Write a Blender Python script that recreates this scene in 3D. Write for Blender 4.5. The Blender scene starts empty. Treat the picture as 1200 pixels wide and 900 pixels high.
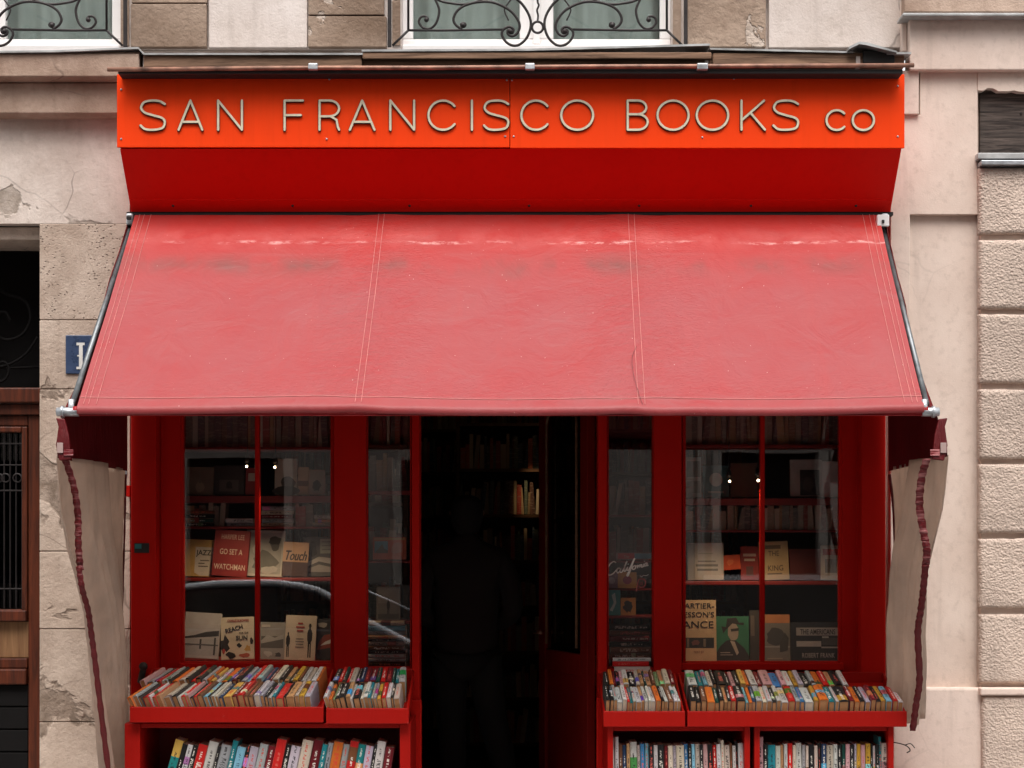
import bpy, math, random
from mathutils import Matrix, Vector
random.seed(7)
SC = bpy.context.scene
COL = SC.collection
PI = math.pi
def R(d): return math.radians(d)

# ------------------------------------------------------------------ camera
CAM_Y, EYE, FPX, CX, HY = -9.0, 1.6, 2115.0, 600.0, 650.0
cam_data = bpy.data.cameras.new("camera")
cam = bpy.data.objects.new("camera", cam_data); COL.objects.link(cam)
cam.location = (0, CAM_Y, EYE); cam.rotation_euler = (R(90), 0, 0)
cam_data.sensor_width = 36; cam_data.lens = 36*FPX/1200
cam_data.shift_y = (HY-450)/1200
cam_data.clip_end = 500; cam_data.clip_start = 0.05
SC.camera = cam
SC.render.resolution_x, SC.render.resolution_y = 1024, 768

# ------------------------------------------------------------------ daylight (overcast)
SUN_EL, SUN_AZ = 64, 12         # degrees; light comes from high over the street
world = bpy.data.worlds.new("World"); SC.world = world; world.use_nodes = True
nt = world.node_tree; nt.nodes.clear()
out = nt.nodes.new("ShaderNodeOutputWorld"); bg = nt.nodes.new("ShaderNodeBackground")
sky = nt.nodes.new("ShaderNodeTexSky"); sky.sky_type = 'NISHITA'; sky.sun_disc = False
sky.sun_elevation = R(SUN_EL); sky.sun_rotation = R(180-SUN_AZ); sky.dust_density = 4.0; sky.air_density = 1.2
hs = nt.nodes.new("ShaderNodeHueSaturation"); hs.inputs['Saturation'].default_value = 0.06
nt.links.new(sky.outputs[0], hs.inputs['Color']); nt.links.new(hs.outputs[0], bg.inputs[0])
bg.inputs[1].default_value = 0.15
nt.links.new(bg.outputs[0], out.inputs[0])
sl = bpy.data.lights.new("sun", 'SUN'); sl.energy = 1.2; sl.angle = R(35); sl.color = (1, .93, .84)
sun = bpy.data.objects.new("sun", sl); COL.objects.link(sun)
sun.rotation_euler = (R(90-SUN_EL), 0, R(-SUN_AZ))
sun.location = (0, -6, 12)
SC.view_settings.view_transform = 'Standard'; SC.view_settings.look = 'None'
SC.view_settings.gamma = 1; SC.view_settings.exposure = 0.98
SC.view_settings.use_curve_mapping = False
try:
    SC.cycles.use_denoising = True; SC.cycles.max_bounces = 8; SC.cycles.transparent_max_bounces = 24
    SC.cycles.caustics_reflective = False; SC.cycles.caustics_refractive = False
except Exception: pass

# ------------------------------------------------------------------ measuring helpers (photo pixel -> metres on a plane at depth y)
def X(px, y=0.0): return (px-CX)*(y-CAM_Y)/FPX
def Z(py, y=0.0): return EYE-(py-HY)*(y-CAM_Y)/FPX

def srgb(r, g, b):
    f = lambda c: (c/255/12.92 if c/255 <= .04045 else ((c/255+.055)/1.055)**2.4)
    return (f(r), f(g), f(b))

# ------------------------------------------------------------------ mesh builder
class MB:
    def __init__(s): s.v = []; s.f = []; s.m = []; s.cur = 0; s.uv = {}
    def add(s, vs, fs):
        o = len(s.v); s.v += [tuple(v) for v in vs]
        for f in fs: s.f.append(tuple(i+o for i in f)); s.m.append(s.cur)
        return s
    def box(s, x0, x1, y0, y1, z0, z1):
        if x0 > x1: x0, x1 = x1, x0
        if y0 > y1: y0, y1 = y1, y0
        if z0 > z1: z0, z1 = z1, z0
        return s.add([(x0,y0,z0),(x1,y0,z0),(x1,y1,z0),(x0,y1,z0),(x0,y0,z1),(x1,y0,z1),(x1,y1,z1),(x0,y1,z1)],
              [(0,3,2,1),(4,5,6,7),(0,1,5,4),(1,2,6,5),(2,3,7,6),(3,0,4,7)])
    def prism_x(s, x0, x1, prof):      # prof: list of (y,z), any winding
        n = len(prof)
        a = sum(prof[i][0]*prof[(i+1)%n][1]-prof[(i+1)%n][0]*prof[i][1] for i in range(n))
        if a < 0: prof = prof[::-1]
        vs = [(x0,y,z) for y,z in prof]+[(x1,y,z) for y,z in prof]
        fs = [tuple(range(n))[::-1], tuple(range(n,2*n))]+[(i,(i+1)%n,n+(i+1)%n,n+i) for i in range(n)]
        return s.add(vs, fs)
    def prism_y(s, y0, y1, prof):      # prof: list of (x,z)
        n = len(prof)
        a = sum(prof[i][0]*prof[(i+1)%n][1]-prof[(i+1)%n][0]*prof[i][1] for i in range(n))
        if a < 0: prof = prof[::-1]
        vs = [(x,y0,z) for x,z in prof]+[(x,y1,z) for x,z in prof]
        fs = [tuple(range(n)), tuple(range(n,2*n))[::-1]]+[((i+1)%n,i,n+i,n+(i+1)%n) for i in range(n)]
        return s.add(vs, fs)
    def tube(s, pts, r, n=6, closed=False, flat=1.0):
        pts = [Vector(p) for p in pts]; m = len(pts); vs = []; fs = []
        rr = r if hasattr(r, '__len__') else [r]*m
        up = None
        for i, p in enumerate(pts):
            a = pts[(i-1) % m] if (i > 0 or closed) else pts[i]
            b = pts[(i+1) % m] if (i < m-1 or closed) else pts[i]
            t = (b-a).normalized()
            if up is None:
                up = Vector((0,1,0)) if abs(t.y) < .9 else Vector((1,0,0))
            u = t.cross(up).normalized(); w = u.cross(t).normalized(); up = w
            for k in range(n):
                an = 2*PI*k/n
                vs.append(p+u*math.cos(an)*rr[i]+w*math.sin(an)*rr[i]*flat)
        for i in range(m if closed else m-1):
            j = (i+1) % m
            for k in range(n):
                fs.append((i*n+k, i*n+(k+1)%n, j*n+(k+1)%n, j*n+k))
        if not closed:
            fs.append(tuple(range(n))[::-1]); fs.append(tuple((m-1)*n+k for k in range(n)))
        return s.add(vs, fs)
    def ball(s, c, r, n=10, m=6):
        vs = [(c[0],c[1],c[2]-r)]; fs = []
        for i in range(1, m):
            a = -PI/2+PI*i/m
            for k in range(n): vs.append((c[0]+r*math.cos(a)*math.cos(2*PI*k/n), c[1]+r*math.cos(a)*math.sin(2*PI*k/n), c[2]+r*math.sin(a)))
        vs.append((c[0],c[1],c[2]+r)); e = len(vs)-1
        for k in range(n): fs.append((0, 1+(k+1)%n, 1+k)); fs.append((e, 1+(m-2)*n+k, 1+(m-2)*n+(k+1)%n))
        for i in range(m-2):
            for k in range(n): fs.append((1+i*n+k, 1+i*n+(k+1)%n, 1+(i+1)*n+(k+1)%n, 1+(i+1)*n+k))
        return s.add(vs, fs)
    def build(s, name, mats, parent=None, bevel=0, smooth=False, seg=2):
        off = Vector((0,0,0))
        p = parent
        while p is not None: off += p.location; p = p.parent
        me = bpy.data.meshes.new(name)
        me.from_pydata([(v[0]-off.x, v[1]-off.y, v[2]-off.z) for v in s.v], [], s.f)
        if not isinstance(mats, (list, tuple)): mats = [mats]
        for m in mats: me.materials.append(m)
        me.polygons.foreach_set('material_index', s.m)
        if smooth: me.polygons.foreach_set('use_smooth', [True]*len(me.polygons))
        me.update()
        o = bpy.data.objects.new(name, me); COL.objects.link(o)
        if parent: o.parent = parent
        if bevel:
            b = o.modifiers.new('bevel', 'BEVEL'); b.width = bevel; b.segments = seg; b.limit_method = 'ANGLE'; b.angle_limit = R(40)
            b.harden_normals = False
        return o

def bx(name, mat, parent, x0, x1, y0, y1, z0, z1, bevel=0.0):
    return MB().box(x0,x1,y0,y1,z0,z1).build(name, mat, parent, bevel)

def tag(o, label, cat, group=None):
    o['label'] = label; o['category'] = cat
    if group: o['group'] = group
    return o
def thing(name, label, cat, loc=(0,0,0), group=None):
    o = bpy.data.objects.new(name, None); COL.objects.link(o); o.location = loc; o.empty_display_size = .1
    return tag(o, label, cat, group)
def struct(o): o['kind'] = 'structure'; return o

def spline(pts, n=6, closed=False):
    P = [Vector(p) for p in pts]; m = len(P); outp = []
    rng = range(m) if closed else range(m-1)
    for i in rng:
        p0 = P[(i-1) % m] if (closed or i > 0) else P[i]*2-P[i+1]
        p1 = P[i]; p2 = P[(i+1) % m]
        p3 = P[(i+2) % m] if (closed or i+2 < m) else p2*2-p1
        for k in range(n):
            t = k/n
            outp.append(.5*((2*p1)+(p2-p0)*t+(2*p0-5*p1+4*p2-p3)*t*t+(3*p1-p0-3*p2+p3)*t**3))
    if not closed: outp.append(P[-1])
    return outp

# ------------------------------------------------------------------ materials
class N:
    """small wrapper to write node trees"""
    def __init__(s, name):
        s.mat = bpy.data.materials.new(name); s.mat.use_nodes = True
        s.t = s.mat.node_tree; s.t.nodes.clear()
        s.out = s.t.nodes.new("ShaderNodeOutputMaterial")
    def n(s, typ, **kw):
        nd = s.t.nodes.new(typ)
        for k, v in kw.items():
            if k.startswith('_'): setattr(nd, k[1:], v)
        for k, v in kw.items():
            if not k.startswith('_'): s.set(nd, k, v)
        return nd
    def set(s, nd, k, v):
        key = int(k[1:]) if k[0] == 'i' and k[1:].isdigit() else k.replace('__', ' ')
        inp = nd.inputs[key]
        if hasattr(v, 'is_output') or isinstance(v, bpy.types.NodeSocket): s.t.links.new(v, inp)
        else:
            if isinstance(v, (tuple, list)) and len(v) == 3 and inp.type == 'RGBA': v = (*v, 1)
            inp.default_value = v
    def math(s, op, a, b=0.0, c=None, clamp=False):
        nd = s.n("ShaderNodeMath", _operation=op, _use_clamp=clamp); s.set(nd, 'i0', a)
        if op not in ('ABSOLUTE','FLOOR','FRACT','SINE'): s.set(nd, 'i1', b)
        if c is not None: s.set(nd, 'i2', c)
        return nd.outputs[0]
    def mix(s, f, a, b, mode='MIX'):
        nd = s.n("ShaderNodeMix", _data_type='RGBA', _blend_type=mode)
        s.set(nd, 'i0', f); s.set(nd, 'i6', a); s.set(nd, 'i7', b)
        return nd.outputs[2]
    def coord(s, kind='Object'): return s.n("ShaderNodeTexCoord").outputs[kind]
    def pos(s): return s.n("ShaderNodeNewGeometry").outputs['Position']
    def map(s, vec, scale=(1,1,1), loc=(0,0,0)):
        nd = s.n("ShaderNodeMapping", Vector=vec); nd.inputs['Scale'].default_value = scale; nd.inputs['Location'].default_value = loc
        return nd.outputs[0]
    def noise(s, vec, scale, detail=4, rough=.55, dist=0):
        nd = s.n("ShaderNodeTexNoise", Vector=vec, Scale=scale, Detail=detail, Roughness=rough, Distortion=dist); return nd.outputs[0]
    def ramp(s, fac, a, b):
        nd = s.n("ShaderNodeMapRange", _clamp=True); s.set(nd, 'i0', fac); s.set(nd, 'i1', a); s.set(nd, 'i2', b)
        return nd.outputs[0]
    def voro(s, vec, scale, feature='F1', out=0, rnd=1):
        nd = s.n("ShaderNodeTexVoronoi", _feature=feature, Vector=vec, Scale=scale, Randomness=rnd); return nd.outputs[out]
    def bump(s, h, strength=.3, dist=.01, normal=None):
        nd = s.n("ShaderNodeBump", Height=h, Strength=strength, Distance=dist)
        if normal is not None: s.set(nd, 'Normal', normal)
        return nd.outputs[0]
    def pbr(s, col, rough=.6, metal=0, normal=None, spec=.5, **kw):
        nd = s.n("ShaderNodeBsdfPrincipled"); s.set(nd, 'Base Color', col); s.set(nd, 'Roughness', rough); s.set(nd, 'Metallic', metal)
        s.set(nd, 'Specular IOR Level', spec)
        if normal is not None: s.set(nd, 'Normal', normal)
        for k, v in kw.items(): s.set(nd, k, v)
        s.t.links.new(nd.outputs[0], s.out.inputs[0]); return s.mat

def simple(name, col, rough=.6, metal=0, var=.18, vscale=6, bump=.08, bscale=60, spec=.5):
    a = N(name); p = a.pos()
    f = a.ramp(a.noise(p, vscale, 5), .3, .7)
    d = tuple(c*(1-var) for c in col); l = tuple(min(1, c*(1+var*.6)) for c in col)
    nrm = a.bump(a.noise(p, bscale, 3), bump, .004)
    rr = a.math('MULTIPLY_ADD', f, .15, rough-.07)
    return a.pbr(a.mix(f, d, l), rr, metal, nrm, spec)

def plaster(name, base, dark, patch=None, stain_amt=.5, bump=.25, seed=0.0, holes=False, fine=90, crack=.5, ps=2.3, vary=0.0):
    a = N(name); p = a.map(a.pos(), (1,1,1), (seed, seed*.7, seed*1.3))
    big = a.ramp(a.noise(p, 1.6, 6, .6), .36, .66)
    fin = a.noise(p, 26, 5, .65)
    col = a.mix(a.math('MULTIPLY', big, stain_amt), base, dark)
    col = a.mix(a.math('MULTIPLY', a.ramp(fin, .52, .75), .35), col, tuple(c*.7 for c in dark))
    streak = a.ramp(a.noise(a.map(p, (9, 1, .8)), 1.5, 5, .6), .56, .72)   # run-off streaks
    col = a.mix(a.math('MULTIPLY', streak, .22), col, tuple(c*.6 for c in dark))
    gr_ = a.ramp(a.noise(p, 5.5, 9, .72), .44, .70)
    col = a.mix(a.math('MULTIPLY', gr_, .30*min(1, stain_amt)), col, tuple(c*.78 for c in dark))
    pal = a.ramp(a.noise(a.map(p,(1,1,1),(7,3,1)), 7.5, 8, .7), .56, .74)
    col = a.mix(a.math('MULTIPLY', pal, .35), col, tuple(min(1, c*1.12) for c in base))
    h = a.math('ADD', a.noise(p, fine, 4, .6), a.math('MULTIPLY', gr_, -.5))
    if patch is not None:
        pm = a.noise(p, ps, 5, .55, .4)
        edge = a.math('MULTIPLY', a.ramp(pm, .586, .606), a.math('MULTIPLY_ADD', a.ramp(a.noise(p, 14, 4, .65), .38, .62), .45, .55))
        col = a.mix(edge, col, a.mix(a.ramp(a.noise(p, 9, 5), .35, .7), patch, tuple(c*.72 for c in patch)))
        rim = a.math('SUBTRACT', 1.0, a.ramp(a.math('ABSOLUTE', a.math('SUBTRACT', pm, .596)), 0.0, .008))
        col = a.mix(a.math('MULTIPLY', rim, .16), col, tuple(c*.45 for c in dark))
        h = a.math('SUBTRACT', h, a.math('MULTIPLY', edge, 1.6))
    if holes:
        v = a.voro(a.map(p, (1, 1, 1.9)), 42)
        m = a.math('MULTIPLY', a.math('SUBTRACT', 1.0, a.ramp(v, .12, .25)), a.ramp(a.noise(p, 6, 3), .44, .56))
        col = a.mix(a.math('MULTIPLY', m, .85), col, tuple(c*.16 for c in dark))
        h = a.math('SUBTRACT', h, a.math('MULTIPLY', m, 2.0))
    # fine cracks
    cr = a.voro(a.mix(.12, p, a.n("ShaderNodeTexNoise", Vector=p, Scale=4.0).outputs[1]), 1.7, 'DISTANCE_TO_EDGE')
    cm = a.math('MULTIPLY', a.math('SUBTRACT', 1.0, a.ramp(cr, .002, .007)), a.ramp(a.noise(p, 1.1, 2), .52, .6))
    col = a.mix(a.math('MULTIPLY', cm, crack), col, tuple(c*.3 for c in dark))
    if vary:
        col = a.mix(a.math('MULTIPLY', a.n('ShaderNodeObjectInfo').outputs['Random'], vary), col, tuple(c*.62 for c in dark))
    return a.pbr(col, .9, 0, a.bump(h, bump, .006), .2)

def roughcast(name, base):
    a = N(name); p = a.pos()
    v = a.voro(a.map(p, (1,1,1.15)), 95, 'SMOOTH_F1'); n2 = a.noise(p, 70, 4, .6)
    h = a.math('ADD', a.math('MULTIPLY', v, .9), n2)
    col = a.mix(a.ramp(a.noise(p, 2.1, 6, .65), .33, .68), base, tuple(c*.70 for c in base))
    col = a.mix(a.math('MULTIPLY', a.ramp(a.noise(a.map(p,(7,1,.7)), 1.6, 5, .6), .52, .72), .3), col, tuple(c*.5 for c in base))
    col = a.mix(a.math('MULTIPLY', a.ramp(n2, .6, .35), .3), col, tuple(c*.6 for c in base))
    col = a.mix(a.math('MULTIPLY', a.n('ShaderNodeObjectInfo').outputs['Random'], .22), col, tuple(c*.55 for c in base))
    return a.pbr(col, .95, 0, a.bump(h, .85, .009), .15)

def paint(name, col, rough=.42, wear=.25, bump=.06, spec=.4):
    a = N(name); p = a.pos()
    big = a.ramp(a.noise(p, 2.2, 5, .6), .3, .72)
    streak = a.ramp(a.noise(a.map(p, (14, 14, .9)), 2, 5, .65), .5, .78)
    c = a.mix(a.math('MULTIPLY', big, wear), col, tuple(x*.72 for x in col))
    c = a.mix(a.math('MULTIPLY', streak, wear*.8), c, tuple(x*.55 for x in col))
    dust = a.ramp(a.noise(p, 75, 3, .7), .66, .74)
    c = a.mix(a.math('MULTIPLY', dust, wear*.25), c, (.45,.38,.33))
    chip = a.math('MULTIPLY', a.ramp(a.noise(p, 34, 7, .75), .685, .70), a.ramp(a.noise(p, 4, 3), .5, .62))
    c = a.mix(a.math('MULTIPLY', chip, wear*1.6), c, tuple(x*.35+.03 for x in col))
    return a.pbr(c, a.math('MULTIPLY_ADD', big, .2, rough-.08), 0, a.bump(a.noise(a.map(p, (60,60,8)), 3, 4), bump, .004), spec)

def timber(name, col, dark, rough=.6, scale=1.0, horizontal=False, bump=.2):
    a = N(name); p = a.pos()
    q = a.map(p, ((2, 14, 30) if horizontal else (30, 14, 2)))
    g = a.noise(q, 1.2*scale, 6, .65, .6)
    c = a.mix(a.ramp(g, .35, .68), col, dark)
    return a.pbr(c, rough, 0, a.bump(g, bump, .006), .3)

def glass(name, tint=(1,1,1), base=.04, rough=0.0):
    a = N(name)
    lw = a.n("ShaderNodeLayerWeight", Blend=.5)
    f = a.math('MULTIPLY_ADD', a.math('POWER', lw.outputs['Facing'], 5.0), .9, base)
    tr = a.n("ShaderNodeBsdfTransparent", Color=tint); gl = a.n("ShaderNodeBsdfGlossy", Roughness=rough)
    h = a.noise(a.pos(), 1.7, 2)
    a.set(gl, 'Normal', a.bump(h, .12, .004))
    m = a.n("ShaderNodeMixShader"); a.set(m, 'i0', f); a.set(m, 'i1', tr.outputs[0]); a.set(m, 'i2', gl.outputs[0])
    a.t.links.new(m.outputs[0], a.out.inputs[0]); return a.mat

def cloth(name, col, trans=.25, fold=14.0, var=.3):
    a = N(name); p = a.pos()
    f = a.ramp(a.noise(p, 3.5, 5, .6), .3, .7)
    c = a.mix(f, col, tuple(x*(1-var) for x in col))
    c = a.mix(a.math('MULTIPLY', a.ramp(a.noise(a.map(p,(1,1,.35)), 9, 4), .50, .70), .5), c, tuple(x*.6 for x in col))
    nrm = a.bump(a.math('ADD', a.noise(a.map(p,(3,3,.6)), fold, 4, .6), a.math('MULTIPLY', a.noise(p, 400, 1), .1)), .8, .02)
    d = a.n("ShaderNodeBsdfDiffuse", Color=c, Normal=nrm); t = a.n("ShaderNodeBsdfTranslucent", Color=c)
    m = a.n("ShaderNodeMixShader"); a.set(m, 'i0', trans); a.set(m, 'i1', d.outputs[0]); a.set(m, 'i2', t.outputs[0])
    g = a.n("ShaderNodeBsdfGlossy", Roughness=.35); a.set(g, 'Normal', nrm)
    m2 = a.n("ShaderNodeMixShader"); a.set(m2, 'i0', .04); a.set(m2, 'i1', m.outputs[0]); a.set(m2, 'i2', g.outputs[0])
    if trans > .4:
        tp = a.n('ShaderNodeBsdfTransparent', Color=(.95,.88,.82)); m3 = a.n('ShaderNodeMixShader'); a.set(m3,'i0',.16); a.set(m3,'i1',m2.outputs[0]); a.set(m3,'i2',tp.outputs[0]); m2 = m3
    a.t.links.new(m2.outputs[0], a.out.inputs[0]); return a.mat

def emit(name, col, s):
    a = N(name); e = a.n("ShaderNodeEmission", Color=col, Strength=s); a.t.links.new(e.outputs[0], a.out.inputs[0]); return a.mat

M = {}
M['plaster'] = plaster('old_plaster', srgb(224,211,202), srgb(176,156,144), srgb(158,144,132), .8, .5, 0, fine=60)
M['plaster_white'] = plaster('pale_plaster', srgb(224,213,208), srgb(190,174,164), None, .75, .4, 4)
M['stone'] = plaster('limestone', srgb(214,195,180), srgb(160,138,122), srgb(138,120,106), .85, .8, 2.2, fine=55, vary=.3)
M['stone_holes'] = plaster('pitted_limestone', srgb(208,190,176), srgb(152,130,114), None, .85, .7, 3.1, True)
M['stone_brown'] = plaster('weathered_brown_stone', srgb(186,164,147), srgb(126,104,88), srgb(206,190,178), 1.0, 1.0, 5.3, fine=40, ps=5.5, vary=.3)
M['ledge'] = plaster('dirty_ledge_stone', srgb(198,174,158), srgb(136,110,94), None, .9, .5, 7.7)
M['joint'] = simple('dark_joint', srgb(104,84,72), .95)
M['pink'] = plaster('pink_paint_render', srgb(224,206,194), srgb(196,172,158), None, .55, .16, 9.1, fine=140, crack=.12)
M['pink_light'] = plaster('pale_pink_render', srgb(227,208,197), srgb(196,172,158), None, .5, .16, 11.1, fine=140, crack=.10)
M['rough'] = roughcast('roughcast_render', srgb(216,195,181))
M['red'] = paint('red_shop_paint', (.50, .008, .004), .5, .25, .08, .10)
M['red_case'] = paint('dimmed_red_case_paint', (.36, .007, .004), .45, .3, .08, .15)  # darker copy of the shop red, offsets sky light on trays and cases
M['red_low'] = paint('deep_red_board', (.74, .011, .006), .55, .2, .08, .08)
M['orange'] = paint('orange_red_sign_paint', (.90, .055, .004), .5, .2, .08, .12)
M['letter'] = simple('cream_letter', srgb(216,208,182), .5, 0, .15, 30)
M['letter_side'] = simple('dark_letter_edge', srgb(60,36,24), .6)
M['arm_metal'] = simple('dull_arm_metal', (.16,.17,.18), .4, .6, .35, 20)
M['metal'] = simple('galvanised_metal', (.5,.52,.55), .42, .7, .35, 20)
M['lead'] = simple('lead_flashing', (.42,.42,.42), .5, .3, .4, 9)
M['rust'] = simple('rusty_copper_pipe', srgb(150,108,90), .55, .2, .7, 12, .2)
M['black'] = simple('black_tar', (.012,.011,.011), .7)
M['iron'] = simple('wrought_iron', (.028,.022,.022), .5, .4, .3, 30)
M['white_paint'] = paint('white_window_paint', (.82,.79,.78), .45, .15)
M['wood'] = timber('brown_door_wood', srgb(98,44,22), srgb(48,20,11), .5)
M['wood_tan'] = timber('tan_door_panel', srgb(150,112,78), srgb(112,78,52), .55)
M['wood_dark'] = timber('dark_weathered_plank', srgb(98,86,80), srgb(26,21,20), .85, 1.6, True, 1.0)
M['beam'] = timber('old_timber_beam', srgb(150,118,96), srgb(62,44,34), .85, 1.0, True, .6)
M['dark'] = simple('dark_door_paint', (.010,.009,.009), .85, spec=.1)
M['glass'] = glass('shop_glass', (.96,.97,.97), .075)
M['glass_dark'] = glass('door_glass', (.5,.5,.5), .05)
M['net'] = simple('grey_green_curtain', srgb(150,162,156), .9, 0, .2, 3)
M['canvas_in'] = cloth('beige_curtain_canvas', srgb(222,200,184), .55)
M['canvas_red'] = cloth('dark_red_canvas', (.16,.009,.012), .06)
def tape_mat():
    a = N('gathered_red_tape'); p = a.pos()
    b_ = a.noise(a.map(p, (6, 6, 70)), 1.0, 3, .6, .6)
    c = a.mix(a.ramp(b_, .5, .66), (.15,.010,.014), (.52,.20,.20))  # pale bands painted in as highlights on the gathered tape
    return a.pbr(c, .35, 0, a.bump(b_, .8, .01), .4)
M['tape_red'] = tape_mat()
M['clear_tape'] = simple('clear_tape', (.42,.30,.28), .2)
M['blue_plate'] = simple('blue_enamel', srgb(52,68,98), .3, 0, .25, 25)
M['enamel_white'] = simple('white_enamel', srgb(214,212,208), .35)
M['asphalt'] = simple('asphalt', (.05,.05,.052), .9, 0, .3, 4, .4, 200)
M['paving'] = simple('paving_stone', (.34,.325,.31), .85, 0, .25, 3, .3, 90)
M['kerb'] = simple('granite_kerb', (.3,.29,.28), .8)
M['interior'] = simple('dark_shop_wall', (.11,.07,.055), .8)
M['floor_wood'] = timber('shop_floor_boards', (.14,.08,.05), (.06,.035,.022), .5)
M['shelf_red'] = paint('red_shelf_paint', (.20,.012,.010), .5)
M['shelf_wood'] = timber('shelf_wood', (.16,.08,.04), (.08,.04,.02), .6, 1, True)
# ================================================================== SETTING
GZ = 0.0
struct(bx('road', M['asphalt'], None, -60, 60, -13.0, -2.6, -0.6, -0.12))
struct(bx('pavement', M['paving'], None, -60, 60, -2.45, 0.5, -0.6, 0.0))
struct(bx('kerb', M['kerb'], None, -60, 60, -2.6, -2.45, -0.6, 0.004, .01))
struct(bx('pavement', M['paving'], None, -60, 60, -15.4, -13.0, -0.6, 0.0))
struct(bx('ground', M['paving'], None, -200, 200, -200, 200, -1.2, -0.65))
# shop room
RX0, RX1, RY, RZ0, RZ1 = -1.86, 1.83, 5.2, 0.15, 3.25
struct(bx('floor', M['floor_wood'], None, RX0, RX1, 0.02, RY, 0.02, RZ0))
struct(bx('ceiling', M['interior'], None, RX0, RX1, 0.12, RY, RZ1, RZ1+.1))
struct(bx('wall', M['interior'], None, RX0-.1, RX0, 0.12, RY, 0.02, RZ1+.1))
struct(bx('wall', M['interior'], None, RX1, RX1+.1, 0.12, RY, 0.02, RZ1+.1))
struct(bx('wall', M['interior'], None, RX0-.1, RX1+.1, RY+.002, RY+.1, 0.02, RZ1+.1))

# ================================================================== OWN BUILDING
bld = thing('apartment_building', 'pale old stone and plaster house front around the red shop', 'building', (0, 0, 0))
TOP = 7.2
XL, XR = -6.0, X(1058)
zs = Z(56)            # sill level of the upper windows
w2L, w2R = X(470), X(788); w1L, w1R = w2L-2.76, w2R-2.76
# core masses behind the facing
for i, (a, b) in enumerate([(XL, w1L), (w1R, w2L), (w2R, XR)]):
    bx('wall', M['plaster_white'], bld, a, b, .03, .5, zs, TOP-.6)
bx('wall', M['plaster_white'], bld, XL, XR, .032, .5, 6.3, TOP)
bx('wall', M['plaster'], bld, XL, XR, .05, .5, 3.29, zs-.002)
# left plaster band and its returns round the entrance
bx('wall', M['plaster'], bld, X(-75)-.002, X(152), 0.0, .35, Z(262), Z(136))
bx('wall', M['plaster'], bld, XL, X(-75)-.004, 0.002, .35, Z(262), Z(136))
# mouldings (each course a part)
def course(y_top, y_bot, y_front, mat, x0, x1, nose=.02):
    zt, zb = Z(y_top, y_front), Z(y_bot, y_front)
    return MB().prism_x(x0, x1, [(.05, zb), (y_front+nose, zb), (y_front, zb+nose*.6), (y_front, zt-nose), (y_front+nose*1.3, zt), (.05, zt)]).build('cornice', mat, bld, .004)
course(59, 92, -.15, M['ledge'], XL, X(163, -.15))
course(93, 135, -.085, M['ledge'], XL, X(139, -.085)-.005)
# upper wall facing: stone blocks and plaster panels alternate
def facing(name, x0, x1, mat, y0=-.002, z0=None, z1=TOP-.62):
    return bx(name, mat, bld, X(x0), X(x1), y0, .03, zs+.002 if z0 is None else z0, z1, .004)
b = random.Random(3)
def quoin(px0, px1, first):
    z = zs+.002; k = 0
    while z < TOP-.7:
        h = .36 if k else first
        facing('stone_block', px0+b.uniform(-1,1), px1+b.uniform(-2,2), M['stone_brown'], -.004-b.random()*.006, z, min(z+h-.006, TOP-.65)); z += h; k += 1
quoin(154, 242, Z(4)-zs); quoin(362, 452, .16); quoin(806, 898, .25)
facing('plaster_panel', 244.5, 360, M['plaster_white'], .004)
facing('plaster_panel', 901, 1057.5, M['plaster_white'], .004)
# lead flashing line over the ledge
def flash(pts, y0, y1, t=.012):
    m = MB()
    for (xa, ya), (xb, yb) in zip(pts, pts[1:]):
        a0, a1 = X(xa, y0), X(xb, y0); za, zb_ = Z(ya, y0), Z(yb, y0)
        m.add([(a0,y0,za-t),(a1,y0,zb_-t),(a1,y1,zb_-t+.012),(a0,y1,za-t+.012),(a0,y0,za),(a1,y0,zb_),(a1,y1,zb_+.012),(a0,y1,za+.012)],
              [(0,3,2,1),(4,5,6,7),(0,1,5,4),(1,2,6,5),(2,3,7,6),(3,0,4,7)])
    return m.build('flashing', M['lead'], bld)
flash([(-600,60),(-60,60),(60,59),(162,55),(168,62),(425,62)], -.165, .02, .009)
flash([(424,58),(620,57),(832,51)], -.165, .02, .010)
flash([(832,56),(1000,60)], -.14, .02, .009); flash([(1040,61),(1068,61)], -.16, .02, .01)
# timber beams under the sills, above the shop sign
bx('timber_beam', M['beam'], bld, X(168,-.15), X(424,-.15), -.15, .045, Z(79,-.15), Z(64.5,-.12), .006)
bx('timber_beam', M['beam'], bld, X(424.5,-.16), X(834,-.16), -.16, .045, Z(69,-.16), Z(61,-.16), .006)
bx('timber_beam', M['beam'], bld, X(424.5,-.12), X(834,-.12), -.12, .045, Z(80,-.12), Z(69,-.12), .006)
bx('timber_beam', M['beam'], bld, X(835,-.13), X(1060,-.13), -.13, .045, Z(79,-.13), Z(62.5,-.12), .006)
for px, w in [(500/3+1,4),(376,4),(382,3),(826,4),(1003,5)]:
    bx('bracket', M['plaster_white'] if px != 376 else M['rust'], bld, X(px,-.13), X(px+w,-.13), -.135, -.1, Z(80,-.13), Z(66,-.13), .003)
# little gabled lead cap at the right end
g = MB().prism_y(-.19, .0, [(X(994,-.17),Z(56,-.17)),(X(1006,-.17),Z(50,-.17)),(X(1016,-.17),Z(51,-.17)),(X(1050,-.17),Z(61,-.17)),(X(1050,-.17),Z(63,-.17)),(X(1014,-.17),Z(54,-.17)),(X(1006,-.17),Z(53,-.17)),(X(994,-.17),Z(59,-.17))])
g.build('flashing', M['lead'], bld)
bx('bracket', M['black'], bld, X(1011,-.13), X(1048,-.13), -.14, .03, Z(74,-.13), Z(60,-.13), .003)

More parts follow.
